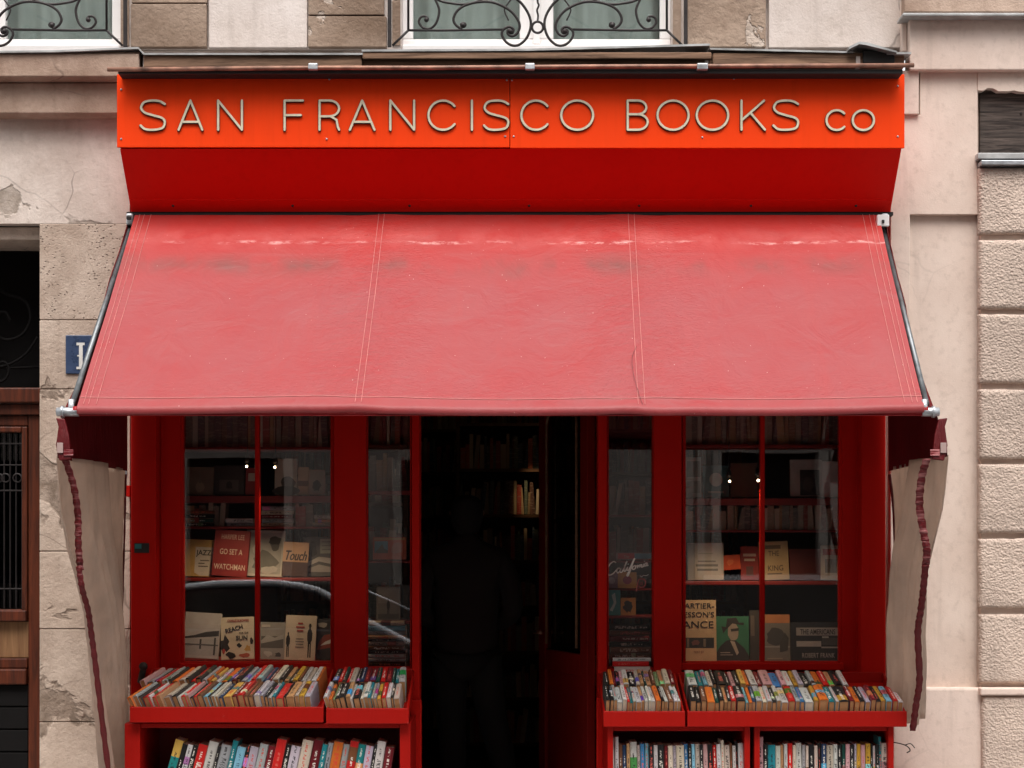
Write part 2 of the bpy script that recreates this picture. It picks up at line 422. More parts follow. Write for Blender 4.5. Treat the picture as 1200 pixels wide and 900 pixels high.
# upper windows
def window(x_off):
    w = MB()
    f0, f1 = w2L+x_off, w2R+x_off; zb = Z(51.5); zt = 6.2
    def vb(a, b_): w.box(a, b_, .09, .14, zb+.05, zt-.05)
    w.box(f0, f1, .09, .14, zb, zb+.05); w.box(f0, f1, .09, .14, zt-.05, zt)
    vb(f0, f0+.055); vb(f1-.055, f1); cx = (f0+f1)/2
    vb(cx-.085, cx+.085)
    win = w.build('window', M['white_paint'], bld, .006)
    # sash mouldings and centre bead
    MB().box(cx-.018, cx+.018, .07, .088, zb+.02, zt-.06).build('bead', M['white_paint'], win, .005)
    for a, c in [(f0+.055, cx-.085), (cx+.085, f1-.055)]:
        bx('pane', M['glass'], win, a, c, .118, .124, zb+.05, zt-.05)
    m = MB(); n = 60
    vs = []
    for i in range(n+1):
        t = i/n; x = f0+.05+(f1-f0-.1)*t
        y = .22+.018*math.sin(t*70)+.012*math.sin(t*31+1)
        vs += [(x, y, zb), (x, y+.004*math.sin(t*50), zt)]
    m.add(vs, [(2*i, 2*i+2, 2*i+3, 2*i+1) for i in range(n)])
    m.build('curtain', M['net'], win, smooth=True)
    bx('sill', M['white_paint'], win, f0+.003, f1-.003, .03, .088, zb-.035, zb+.006, .006)
    bx('jamb', M['stone_brown'], win, f0-.005, f0-.045, .02, .13, zb, zt); bx('jamb', M['stone_brown'], win, f1+.005, f1+.045, .02, .13, zb, zt)
    return win
window(0); window(-2.76)
bx('room_backing', M['net'], bld, XL+.1, XR-.1, .35, .36, zs, 6.3)

# stone pier between the entrance and the shop: separate blocks with open joints
rb = random.Random(5)
def pier(px0, px1, left):
    bx('wall', M['joint'], bld, X(px0)+.01, X(px1), .018, .4, 0.004, Z(262)-.003)
    for i, (ya, yb) in enumerate([(262,375),(375,456),(456,646),(646,737),(737,846),(846,990)]):
        mat = M['stone_holes'] if i == 0 else M['stone']
        bx('stone_block', mat, bld, X(px0), X(px1)-.001, -.001-rb.random()*.004, .03, max(Z(yb)+.002, .02), Z(ya)-.002, .004)
pier(46.5, 153, True)
pier(-190, -76, False)
bx('wall', M['plaster'], bld, XL, X(-191), .001, .4, 0.004, Z(262)-.003)

# ------------------------------------------------------------------ house number plate
pl = thing('number_plate', 'blue enamel house number plate with a white numeral one on the stone pier', 'number plate', (X(93), -.012, Z(415)))
bx('plate', M['blue_plate'], pl, X(77.5), X(110), -.014, -.004, Z(438.5), Z(393), .004)
m = MB(); m.box(X(93.5), X(97.8), -.0165, -.0141, Z(430), Z(402))
m.box(X(90.5), X(93.4), -.0164, -.0142, Z(405), Z(402)); m.box(X(97.9), X(100), -.0164, -.0142, Z(405), Z(402)); m.box(X(90.5), X(101), -.0163, -.0142, Z(433), Z(430.1)); m.box(X(91.5), X(93.4), -.0163,-.0142, Z(418), Z(416.4))
m.build('numeral', M['enamel_white'], pl)

# ================================================================== ENTRANCE DOOR (left edge)
dr = thing('entrance_door', 'brown wooden house door with dark ironwork and glass in the stone doorway', 'door', (X(-15,.25), .25, 0))
dx0, dx1 = X(-75, 0)+.004, X(46.5, 0)-.004
bx('lintel', M['stone'], dr, dx0, dx1, .06, .4, Z(281,.06), Z(262,0)-.006, .006)
bx('transom', M['dark'], dr, dx0, dx1, .42, .48, Z(456,.4), Z(279,.2))
# ornamental scrolls of the transom
scr = MB()
def T3(pts, y): return [(X(px,y), y, Z(py,y)) for px, py in pts]
scr.tube(spline(T3([(-40,300),(0,340),(28,352),(36,372),(26,392),(6,398),(-8,386),(-6,370),(6,366),(12,376)], .31), 6), .008)
scr.tube(spline(T3([(44,395),(30,415),(8,428),(-20,432)], .31), 5), .007)
scr.tube(spline(T3([(-30,455),(0,448),(9,440),(10,430),(4,424),(-3,428),(-2,436)], .31), 5), .007)
scr.tube(T3([(-75,434),(50,430)], .315), .006)
scr.build('ironwork', M['dark'], dr, smooth=True)
YD = .24
bx('beam', M['wood'], dr, dx0, dx1, YD-.05, .33, Z(472,YD-.05), Z(454,YD-.05), .008)
bx('beam', M['wood'], dr, dx0, dx1, YD-.02, .33, Z(486,YD-.02), Z(473.5,YD-.02), .006)
# leaf: stiles and rails round a glazed opening (one leaf in the doorway, its right half in view)
gx0, gx1 = X(-62,YD), X(26,YD)
zt_, zb_ = Z(500,YD), Z(714,YD)
bx('stile', M['wood'], dr, X(33,YD), dx1-.002, YD, .3, 0.03, Z(487,YD), .005)
bx('stile', M['wood'], dr, dx0, X(-68,YD), YD, .3, 0.03, Z(487,YD), .005)
bx('rail', M['wood'], dr, X(-68,YD)+.002, X(33,YD)-.002, YD+.002, .3, Z(499,YD), Z(487,YD), .005)
fr = MB()
for (a, b_, c, d) in [(X(26,YD),X(32.6,YD),zb_-.02,zt_),(X(-67.6,YD),gx0,zb_-.02,zt_),(gx0+.001,gx1-.001,zt_-.03,zt_),(gx0+.001,gx1-.001,zb_-.03,zb_)]:
    fr.box(a, b_, YD-.012, YD+.02, c, d)
fr.build('molding', M['wood'], dr, .006)
bx('pane', M['glass_dark'], dr, gx0, gx1, YD+.03, YD+.036, zb_, zt_)
bx('backing', M['dark'], dr, gx0-.02, gx1+.02, YD+.05, YD+.06, zb_-.03, zt_+.03)
gr = MB()
for px in range(-58, 27, 7): gr.tube(T3([(px,499),(px,713)], YD+.01), .004, 5)
for py in (520, 545, 575, 690): gr.tube(T3([(-62,py),(26,py)], YD+.008), .004, 5)
for px in (-44,-30,-16,-2,6,20):
    gr.tube([(X(px,YD)+.022*math.cos(t*PI/6), YD+.006, Z(560,YD)+.022*math.sin(t*PI/6)) for t in range(12)], .004, 5, True)
gr.build('grille', M['iron'], dr)
bx('rail', M['wood'], dr, dx0+.07, X(33,YD)-.002, YD-.03, .3, Z(728,YD), Z(715,YD), .006)
bx('panel', M['wood_tan'], dr, dx0+.07, X(33,YD)-.002, YD+.015, .3, Z(771,YD), Z(728.5,YD), .003)
bx('rail', M['wood'], dr, dx0+.07, X(33,YD)-.002, YD-.01, .3, Z(783,YD), Z(771.5,YD), .005)
bx('rail', M['wood'], dr, dx0+.07, X(33,YD)-.002, YD-.03, .3, Z(802,YD), Z(783.5,YD), .008)
bx('backing', M['dark'], dr, dx0, dx1, .301, .33, .02, Z(487,YD))  # added unseen sheet that stops daylight leaking between the planks
for k in range(7):
    bx('plank', M['dark'], dr, dx0+.07, X(33,YD)-.002, YD+.002, .3, max(.03, Z(802+26.5*(k+1),YD)+.004), Z(802+26.5*k,YD)-.003, .004)

# ================================================================== NEIGHBOURING BUILDING (right)
nb = thing('neighbouring_building', 'pink rendered house front with rough rendered blocks on the right of the shop', 'building', (X(1150), 0, 0))
NX0, NX1 = X(1058.5), 6.5
bx('wall', M['pink'], nb, X(1038.5), NX1, .02, .5, 0.004, Z(84))
bx('wall', M['pink'], nb, NX0, NX1, -.02, .5, Z(15), TOP)
# stone band over the metal drip, rendered band below it
bx('cornice', M['ledge'], nb, X(1060,-.10), NX1, -.10, -.021, Z(14,-.1), Z(-40,-.1), .005)
bx('flashing', M['lead'], nb, X(1058,-.16), NX1, -.16, -.021, Z(18.5,-.16), Z(15,-.16), .003)
bx('render_band', M['pink_light'], nb, X(1066,-.09), NX1, -.09, .02, Z(82,-.09), Z(19.5,-.09), .006)
bx('render_band', M['pink_light'], nb, X(1057,-.04), X(1065.5,-.09), -.04, .02, Z(60,-.04), Z(0,-.04), .004)
bx('render_band', M['pink_light'], nb, X(1050,-.065), X(1077,-.065), -.065, .019, Z(134,-.065), Z(82.5,-.065), .005)
# pilaster with a sunk field
YP = -.045
MB().prism_y(YP, .021, [(X(1039,YP)+.02,Z(806,YP)),(X(1066.5,YP),Z(806,YP)),(X(1066.5,YP),Z(251.5,YP)),(X(1146,YP),Z(251.5,YP)),(X(1146,YP),Z(83,YP)),(X(1078,YP),Z(83,YP)),(X(1078,YP),Z(134.6,YP)),(X(1039,YP)+.02,Z(134.6,YP))]).build('pilaster', M['pink'], nb, .004)
bx('sunk_panel', M['pink'], nb, X(1066.8,YP), X(1149,YP), -.012, .021, Z(806,YP), Z(251.5,YP))
bx('plinth', M['pink_light'], nb, X(1039,YP)+.02, X(1152,-.07), -.075, .021, 0.006, Z(806,-.07), .012)
# rough blocks
bx('wall', M['pink'], nb, X(1149.5,-.05), NX1, -.05, .021, 0.004, Z(190,-.05))
from mathutils import noise as mn
def rough_block(xa, xb, yf, z0, z1):
    """block with a hand-thrown face: real relief, ragged arrises"""
    st = .009 if xa < X(1300) else .05
    nx = max(4, int((min(xb, xa+1.2)-xa)/st)); nz = max(4, int((z1-z0)/st)); nx = min(nx, 130); nz = min(nz, 75); m = MB(); vs = []
    for j in range(nz+1):
        for i in range(nx+1):
            u, w = i/nx, j/nz; x = xa+(xb-xa)*u; z = z0+(z1-z0)*w
            e = min((x-xa), (xb-x), (z-z0), (z1-z))
            q = Vector((x*55, yf*9, z*48))
            d = mn.noise(q*1.9)*.0026+mn.noise(q*3.7)*.0016+mn.noise(q*.12)*.004
            rnd_ = .012*max(0, 1-e/.016)**2
            jx = mn.noise(Vector((x*20, 3, z*20)))*.004 if e < 1e-6 else 0
            vs.append((x+jx, yf+d*min(1, e/.01+.2)+rnd_, z+(mn.noise(Vector((x*20, 9, z*20)))*.004 if e < 1e-6 else 0)))
    m.add(vs, [(j*(nx+1)+i, j*(nx+1)+i+1, (j+1)*(nx+1)+i+1, (j+1)*(nx+1)+i) for j in range(nz) for i in range(nx)])
    # returns into the joint
    o = len(vs); per = [i for i in range(nx+1)]+[j*(nx+1)+nx for j in range(1, nz+1)]+[nz*(nx+1)+i for i in range(nx-1, -1, -1)]+[j*(nx+1) for j in range(nz-1, 0, -1)]
    m.v += [(vs[k][0], -.04, vs[k][2]) for k in per]; n = len(per)
    for k in range(n): m.f.append((per[(k+1)%n], per[k], o+k, o+(k+1)%n)); m.m.append(0)
    return m.build('render_block', M['rough'], nb, smooth=True)
ys = [(196,274),(281,362),(368,449),(456,538),(544,625),(631,713),(720,801)]
yR = -.085
for ya, yb in ys:
    lx = X(1148,yR)
    for xa, xb in [(lx, X(1420,yR)), (X(1427,yR), X(1700,yR)), (X(1707,yR), NX1)]:
        rough_block(xa, xb, yR, Z(yb,yR), Z(ya,yR))
for xa, xb in [(X(1151,-.1), X(1420,-.1)), (X(1427,-.1), NX1)]:
    rough_block(xa, xb, -.10, .006, Z(816,-.1))
bx('ledge', M['pink_light'], nb, X(1149,-.115), NX1, -.115, -.041, Z(815,-.11), Z(806,-.11), .008)
# dark plank in its recess, torn plaster above, metal sill below
bx('plank', M['wood_dark'], nb, X(1148,0), NX1, -.005, .021, Z(181,0), Z(100,0), .003)
m = MB(); zz = Z(83,-.05); xs = [1146+i*6 for i in range(60)]; rr = random.Random(2)
prof = [(X(px,-.05), Z(104+rr.uniform(-2,2)+(px-1146)*.06,-.05)) for px in xs]
m.prism_y(-.05, .0, prof+[(X(xs[-1],-.05), zz), (X(xs[0],-.05), zz)])
m.build('torn_plaster', M['pink'], nb)
bx('sill', M['lead'], nb, X(1146,-.10), NX1, -.10, -.0, Z(186,-.10), Z(179,-.10), .003)
bx('sill', M['metal'], nb, X(1150,-.12), NX1, -.12, -.0, Z(193,-.12), Z(187.5,-.12), .004)
bx('wire_stub', M['iron'], nb, X(1195), X(1197), -.012, -.004, Z(134), Z(132))

# ================================================================== WROUGHT IRON BALCONY RAILINGS
def P3(pts, y, mirror=False): return [(X((1260-px) if mirror else px, y), y, Z(py, y)) for px, py in pts]
def railing(off):
    y = -.12
    r = thing('balcony_railing', 'wrought iron scroll railing', 'railing', (X(630,y), y, Z(54,y)))
    ztop = 5.15
    for px in (456.5, 803.5): bx('post', M['iron'], r, X(px-2.2,y), X(px+2.2,y), y-.008, y+.008, Z(55,y), ztop, .002)
    MB().box(X(454,y), X(806,y), y-.016, y+.016, ztop+.001, ztop+.03).build('top_rail', M['iron'], r, .003)
    tr = .0062
    for mi in (False, True):
        def part(name, pts, rad=tr, sm=True):
            q = P3(pts, y, mi); q = spline(q, 6) if sm else q
            MB().tube(q, rad, 7).build(name, M['iron'], r, smooth=True)
        part('rail', [(478,35.5),(520,35.6),(590,34.6)], tr, False)
        part('upright', [(478.5,35),(478.5,-60)], tr, False)
        part('brace', [(478,36),(460,53.5)], tr, False)
        part('scroll', [(505,-10),(513,6),(514.5,15),(511,27),(504,33.5),(496,32.5),(491,26),(493.5,20),(499,19.5),(501.5,23),(499,25)])
        part('scroll', [(500,-12),(514,0),(530,4),(545,5),(560,1.5),(572,-6),(590,-16)])
        part('scroll', [(545,33),(544,28.5),(541.5,29.5),(543,31)] if False else [(541,30.5),(543.5,31.5),(545.5,29.5),(544,27),(540.5,28),(541,32),(539,34.5)][::-1]+[(541,30)])
        part('scroll', [(541.5,34.6),(534,29),(531.5,22),(536,12.5),(546,6),(561,2.3),(578,3),(596,11),(606,22),(609,31),(606,39),(600,42.3),(595,39.5),(595.5,35.5),(599,34.5)], .0068)
        part('scroll', [(602,-4),(612,5),(620,18),(622,30),(618,43),(610,51.5),(602,53.5),(594,50),(588.5,42),(589.5,35.5),(596,31.5),(601.5,34),(600.5,38.5),(597.5,38)], .0068)
        part('scroll', [(601.5,-4),(592.5,8),(591.5,14),(596,24)] , .004)
        for pxx, pyy in [(499.8,23.4),(542.5,29.7),(598.3,36.8)]:
            MB().ball((X((1260-pxx) if mi else pxx,y), y-.001, Z(pyy,y)), .0125, 8, 6).build('scroll_eye', M['iron'], r, smooth=True)
    MB().tube([(X(630,y)+.0275*math.cos(k*PI/10), y, Z(32,y)+.0275*math.sin(k*PI/10)) for k in range(20)], tr, 7, True).build('ring', M['iron'], r, smooth=True)
    MB().tube(spline(P3([(630,25),(630.6,18),(629.4,12),(631.5,6),(630,0),(630.5,-30)], y), 5), .005, 7).build('stem', M['iron'], r, smooth=True)
    r.location.x += off
    return r
r1 = railing(0); r1['label'] = 'black wrought iron scroll railing in front of the window above the sign'; 
r2 = railing(-2.757); r2['label'] = 'black wrought iron scroll railing at the window above the entrance door'
for r in (r1, r2): r['group'] = 'balcony railings at the upper windows'

# ================================================================== ACROSS THE STREET (seen in the panes only)
ob = thing('house_opposite', 'pale house front across the street that shows in the shop panes', 'building', (0, -15.5, 0))
oy = -15.4
M['opposite_trim'] = simple('opposite_trim', (.50,.44,.39), .8, 0, .3, 3)
M['opposite'] = simple('opposite_render', (.33,.28,.25), .9, 0, .3, 2)
def ow(x0,x1,z0,z1): bx('wall', M['opposite'], ob, x0, x1, oy-.4, oy, z0, z1)
ops = [(-7.2,-5.9),(-4.4,-3.1),(-1.5,-.1),(2.83,4.15),(6.2,7.6)]
xp = -16
for a, c in ops+[(16,16)]:
    ow(xp, a, 0.002, 14.5); xp = c
for i, (a, c) in enumerate(ops):
    zb0, zt0 = (.75, 2.9) if i != 3 else (1.33, 2.98)
    ow(a+.001, c-.001, zt0, 14.5)
    if zb0 > .1: ow(a+.001, c-.001, .002, zb0)
    bx('window', M['dark'], ob, a+.002, c-.002, oy-.3, oy-.2, zb0+.002, zt0-.002)
    MB().box(a-.12, a-.002, oy+.001, oy+.06, zb0, zt0).box(c+.002, c+.12, oy+.001, oy+.06, zb0, zt0).build('frame', M['opposite_trim'], ob)
M['reflection_dimmer'] = simple('reflection_dimmer', (.10,.085,.075), .9, 0, .3, 2)
bx('plinth', M['reflection_dimmer'], ob, -16, 16, oy+.0605, oy+.14, .002, 1.2)  # dark band added to dim the reflection in the lower shop panes
bx('sill', M['white_paint'], ob, 2.6, 4.4, oy+.061, oy+.18, 1.25, 1.32)
for px_ in (2.36, 2.52, 4.31, 4.47): bx('pilaster', M['opposite_trim'], ob, px_, px_+.1, oy+.001, oy+.06, .002, 3.2)
bx('cornice', M['pink_light'], ob, -16, 16, oy+.001, oy+.2, 3.6, 3.85)

# parked car behind the camera, mirrored in the left panes
car = thing('parked_car', 'dark parked car mirrored in the lower half of the left shop window', 'car', (-2.4, -11.2, -.12))
M['car_paint'] = simple('dark_car_paint', (.03,.012,.014), .12, 0, .1, 2, 0)
M['car_glass'] = simple('car_glass', (.012,.012,.014), .03, 0, .1, 2, 0)
M['chrome'] = simple('chrome_and_sky_sheen', (.94,.94,.97), .38, .9, .05, 4, 0)
M['tyre'] = simple('tyre_rubber', (.015,.015,.015), .8)
def P2(pts): return [(car.location.x+x, z-.12) for x, z in pts]
body = [(-2.05,.35),(-2.1,.7),(-1.9,.9),(-1.2,.93),(.8,.93),(1.3,.70),(1.9,.6),(2.08,.4),(2.0,.28),(-2.0,.28)]
cabin = [(-1.8,.9),(-1.55,1.24),(-1.15,1.35),(-.35,1.39),(.1,1.35),(.465,1.22),(.82,.95),(.82,.9)]
MB().prism_y(-12.05, -10.35, P2(body)).build('body', M['car_paint'], car, .06, seg=3)
MB().prism_y(-11.93, -10.47, P2(cabin)).build('cabin', M['car_paint'], car, .05, seg=3)
MB().prism_y(-10.474, -10.462, P2([(-1.55,.96),(-1.4,1.2),(-1.05,1.29),(-.35,1.32),(.05,1.28),(.36,1.17),(.62,.96)])).build('side_window', M['car_glass'], car)
MB().tube([(x,-10.46,z) for x,z in P2([(-1.85,.95),(-1.58,1.27),(-1.15,1.375),(-.75,1.41),(-.35,1.42),(-.1,1.405),(.1,1.38),(.3,1.325),(.465,1.25),(.66,1.12),(.84,.986),(1.08,.86),(1.34,.73),(1.7,.66)])], .045, 8).build('roof_sky_sheen', M['chrome'], car, smooth=True)  # bright tube added for the sky sheen along roof and bonnet
MB().tube([(x,-10.335,z) for x,z in P2([(.80,1.365),(1.36,1.10)])], .012, 8).build('aerial', M['chrome'], car, smooth=True)
for wx in (-1.3, 1.35):
    for wy in (-10.42, -11.98):
        m = MB(); n = 24; cx, cz = car.location.x+wx, .2
        vs = [(cx+.31*math.cos(2*PI*k/n), wy+s*.1, cz+.31*math.sin(2*PI*k/n)) for s in (-1,1) for k in range(n)]
        m.add(vs, [(k,(k+1)%n,n+(k+1)%n,n+k) for k in range(n)]+[tuple(range(n))[::-1], tuple(range(n,2*n))])
        wh = m.build('wheel', M['tyre'], car, .03)
        m = MB(); vs = [(cx+.19*math.cos(2*PI*k/n), wy+s*.108, cz+.19*math.sin(2*PI*k/n)) for s in (-1,1) for k in range(n)]
        m.add(vs, [(k,(k+1)%n,n+(k+1)%n,n+k) for k in range(n)]+[tuple(range(n))[::-1], tuple(range(n,2*n))]).build('rim', M['metal'], wh)
for wx, nm, mt in ((2.0,'headlight',M['chrome']),(-2.06,'tail_light',M['red'])):
    for wy in (-10.6,-11.8): bx(nm, mt, car, car.location.x+wx-.02, car.location.x+wx+.05, wy-.13, wy+.13, .5, .62, .02)
# ================================================================== SHOP SIGN
YS, YB = -.40, -.134
sg = thing('shop_sign', 'orange and red shop sign box with raised cream lettering over the awning', 'sign', (X(598,YS), YS, Z(172,YS)))
xs0, xs1, xm = X(137,YS), X(1060,YS), X(597.5,YS)
zt, zm = Z(87,YS), Z(172.5,YS); zb = Z(248,YB)
bx('fascia_board', M['orange'], sg, xs0, xm-.0015, YS, YS+.015, zm, zt, .002)
bx('fascia_board', M['orange'], sg, xm+.0015, xs1, YS-.001, YS+.015, zm-.004, zt, .002)
# sloping lower board
m = MB().prism_x(X(140,YS), X(1057,YS), [(YS+.012, zm-.0045), (YS+.03, zm-.0045), (YB+.02, zb), (YB, zb)])
low = m.build('lower_board', M['red_low'], sg)
# end cheeks of the box
for xa, xb in [(X(140,YS)+.002, X(140,YS)+.016), (X(1057,YS)-.016, X(1057,YS)-.002)]:
    MB().prism_x(xa, xb, [(YS+.016,zm),(YS+.016,zt-.002),(.045,zt-.002),(.045,zb),(YB+.022,zb),(YS+.032,zm-.004)]).build('end_cheek', M['red_low'], sg)
# lap joint strip and screws on the sloping board
for px in (203, 343, 480, 620, 749, 880, 1003):
    t = .9; y = YS+.012+(YB-YS-.012)*t; z = zm-.0045+(zb-zm+.0045)*t
    MB().ball((X(px,y), y-.001, z), .008, 8, 5).build('screw', M['iron'], sg, smooth=True)
for px, py in [(142,105),(142,163),(386,93),(383,163),(594,94),(600,94),(592,160),(602,160),(860,92),(823,161),(1052,101),(1052,160)]:
    MB().ball((X(px,YS), YS-.0005, Z(py,YS)), .0055, 8, 5).build('screw', M['metal'], sg, smooth=True)
bx('bottom_strip', M['black'], sg, X(148,YB), X(1047,YB), YB+.003, YB+.05, Z(252,YB), zb-.001)
t1_ = .80; y1_ = YS+.012+(YB-YS-.012)*t1_; z1_ = zm-.0045+(zb-zm+.0045)*t1_
MB().prism_x(X(141,YS), X(1056,YS), [(y1_-.003, z1_-.003), (y1_+.004, z1_+.004), (YB+.004, zb+.004), (YB-.003, zb-.002)]).build('lap_strip', M['red_low'], sg, .001)
# dark capping under the pipe
bx('capping', M['black'], sg, X(138,-.49), X(1058,-.49), -.49, .03, Z(86.5,-.49), Z(81,-.49), .004)

def stroke(m, pts, w, y0, y1, closed=False, caps=True):
    """flat ribbon of width w in the facade plane, from y0 (front) to y1 (back)"""
    P = [Vector((p[0], p[1])) for p in pts]; n = len(P); L = []; Rr = []
    for i in range(n):
        a = P[(i-1) % n] if (closed or i) else P[i]; c = P[(i+1) % n] if (closed or i < n-1) else P[i]
        t = (c-a).normalized(); nn = Vector((-t.y, t.x)); L.append(P[i]+nn*w/2); Rr.append(P[i]-nn*w/2)
    if not closed and caps:
        t0 = (P[0]-P[1]).normalized(); t1 = (P[-1]-P[-2]).normalized()
        def arc(c, t):
            a0 = math.atan2(t.y, t.x); return [c+Vector((math.cos(a0+PI/2-PI*k/4), math.sin(a0+PI/2-PI*k/4)))*w/2 for k in range(1, 4)]
        poly_start = arc(P[0], t0); poly_end = arc(P[-1], t1)
    vs, fs = [], []
    def v(p, y): vs.append((p.x, y, p.y)); return len(vs)-1
    lf = [v(p, y0) for p in L]; rf = [v(p, y0) for p in Rr]; lb = [v(p, y1) for p in L]; rb_ = [v(p, y1) for p in Rr]
    m.cur = 0
    rng = range(n if closed else n-1)
    front = [(lf[i], rf[i], rf[(i+1)%n], lf[(i+1)%n]) for i in rng]
    side = [(lf[i], lf[(i+1)%n], lb[(i+1)%n], lb[i]) for i in rng]+[(rf[(i+1)%n], rf[i], rb_[i], rb_[(i+1)%n]) for i in rng]
    if not closed and caps:
        # the start cap lies on the far side of P0; left/right swap
        s = [v(p, y0) for p in poly_start]; sb = [v(p, y1) for p in poly_start]
        e = [v(p, y0) for p in poly_end]; eb = [v(p, y1) for p in poly_end]
        front.append((rf[0], lf[0], *s[::-1]) if False else (lf[0], *s[::-1], rf[0])); front.append((rf[-1], *e[::-1], lf[-1]))
        ring = [lf[0], *s[::-1], rf[0]]; ringb = [lb[0], *sb[::-1], rb_[0]]
        side += [(ring[k+1], ring[k], ringb[k], ringb[k+1]) for k in range(len(ring)-1)]
        ring = [rf[-1], *e[::-1], lf[-1]]; ringb = [rb_[-1], *eb[::-1], lb[-1]]
        side += [(ring[k+1], ring[k], ringb[k], ringb[k+1]) for k in range(len(ring)-1)]
    o = len(m.v); m.v += vs
    for f in front: m.f.append(tuple(i+o for i in f)); m.m.append(0)
    for f in side: m.f.append(tuple(i+o for i in f)); m.m.append(1)

def arcp(cx, cy, rx, ry, a0, a1, n=20): return [(cx+rx*math.cos(R(a0+(a1-a0)*k/n)), cy+ry*math.sin(R(a0+(a1-a0)*k/n))) for k in range(n+1)]
LW = 2.55
def letter(ch, x0, x1, yt=117.2, yb=151.5):
    """strokes in photo pixels (y grows downwards), turned into metres on the sign face"""
    w = x1-x0; h = yb-yt; mid = (yt+yb)/2; cx = (x0+x1)/2; i = LW/2; a, b_ = x0+i, x1-i; S = []
    if ch == 'A': S = [([(a,yb),(cx,yt)],0), ([(cx,yt),(b_,yb)],0), ([(a+w*.17,yb-h*.27),(b_-w*.17,yb-h*.27)],0)]
    elif ch == 'N': S = [([(a,yb),(a,yt)],0), ([(a,yt),(b_,yb)],0), ([(b_,yb),(b_,yt)],0)]
    elif ch == 'F': S = [([(a,yb),(a,yt),],0), ([(a,yt),(b_,yt)],0), ([(a,mid),(b_-w*.1,mid)],0)]
    elif ch == 'R': S = [([(a,yb),(a,yt)],0), ([(a,yt),(cx,yt)]+arcp(cx,yt+h*.27,b_-cx,h*.27,-90,90,12)+[(a,yt+h*.54)],0), ([(cx+w*.05,yt+h*.54)]+[(b_-w*.12,yt+h*.66),(b_-w*.06,yb-h*.1),(b_,yb)],0)]
    elif ch == 'C': S = [(arcp(x0+h*.5,mid,h*.5,h*.5,-38,-322,26) if w > 30 else arcp(cx+2,mid,w*.5,h*.5,-42,-318,22),0)]
    elif ch == 'I': S = [([(cx,yb),(cx,yt)],0)]
    elif ch == 'O': S = [(arcp(cx,mid,w/2-i,h/2,0,360,32)[:-1],1)]
    elif ch == 'S': S = [(spline([(x,y,0) for x,y in [(b_,yt+h*.12),(b_-w*.2,yt+.8),(cx-w*.04,yt),(a+w*.13,yt+h*.06),(a+w*.02,yt+h*.25),(a+w*.16,yt+h*.41),(cx,yt+h*.5),(b_-w*.1,yt+h*.60),(b_,yt+h*.75),(b_-w*.1,yb-h*.06),(cx,yb),(a+w*.16,yb-h*.03),(a,yb-h*.15)]], 5),0)]
    elif ch == 'B': S = [([(a,yb),(a,yt)],0), ([(a,yt),(cx,yt)]+arcp(cx,yt+h*.235,(b_-cx)*.86,h*.235,-90,90,12)+[(a,yt+h*.47)],0), ([(cx,yt+h*.47)]+arcp(cx,yt+h*.735,b_-cx,h*.265,-90,90,12)+[(a,yb)],0)]
    elif ch == 'K': S = [([(a,yb),(a,yt)],0), ([(a,yb-h*.32),(b_-1,yt)],0), ([(a+w*.36,yb-h*.57),(b_,yb)],0)]
    m = MB()
    for k, (pts, closed) in enumerate(S):
        stroke(m, [(X(p[0],YS-.02), Z(p[1],YS-.02)) for p in pts], (X(LW,YS)-X(0,YS)), YS-.011-.0007*k, YS-.007, bool(closed))
        n0 = len(m.f)
        stroke(m, [(X(p[0]-.25,YS-.02), Z(p[1]+.35,YS-.02)) for p in pts], (X(LW+1.0,YS)-X(0,YS)), YS-.0068-.0004*k, YS-.002, bool(closed))
        for fi in range(n0, len(m.f)): m.m[fi] = 1
    o = m.build('letter', [M['letter'], M['letter_side']], sg)
    return o
for ch, a, c in [('S',163,194),('A',207.5,238),('N',254,284.5),('F',332,356),('R',373,398.5),('A',408.5,440),('N',456,486.5),('C',502,538),('I',550,556),('S',566,597),
                 ('C',611,647),('O',656.5,696.5),('B',734.5,760.5),('O',769.5,808.5),('O',815.5,855),('K',868,898),('S',905.5,937)]: letter(ch, a, c)
letter('C', 967, 991, 128.5, 151.8); letter('O', 998.5, 1026, 128.5, 151.8)

pipe = thing('rusty_pipe', 'long thin rusty pipe clamped along the top of the shop sign', 'pipe', (X(600,-.45), -.45, Z(79,-.45)))
yp = -.50
MB().tube([(X(126,yp),yp,Z(81.5,yp)),(X(370,yp),yp,Z(79.5,yp)),(X(500,yp),yp,Z(79.5,yp)),(X(700,yp),yp,Z(78,yp)),(X(860,yp),yp,Z(77.5,yp)),(X(1071,yp),yp,Z(76.5,yp))], .0105, 10).build('tube', M['rust'], pipe, smooth=True)
for px, w in ((367,7),(621,7),(823,8)):
    bx('clamp', M['metal'], pipe, X(px-w*.8,yp), X(px+w*.8,yp), yp-.016, yp+.02, Z(78.5,yp)-.016, Z(78.5,yp)+.015, .005)

# ================================================================== AWNING
YR0, YF = -.16, -1.23
xrL, xrR, xfL, xfR = X(158,YR0), X(1030,YR0), X(91,YF), X(1082,YF)
zr, zf = Z(252,YR0), Z(474,YF)
aw = thing('awning', 'faded red canvas shop awning let down over the windows', 'awning', (0, YR0, zr))

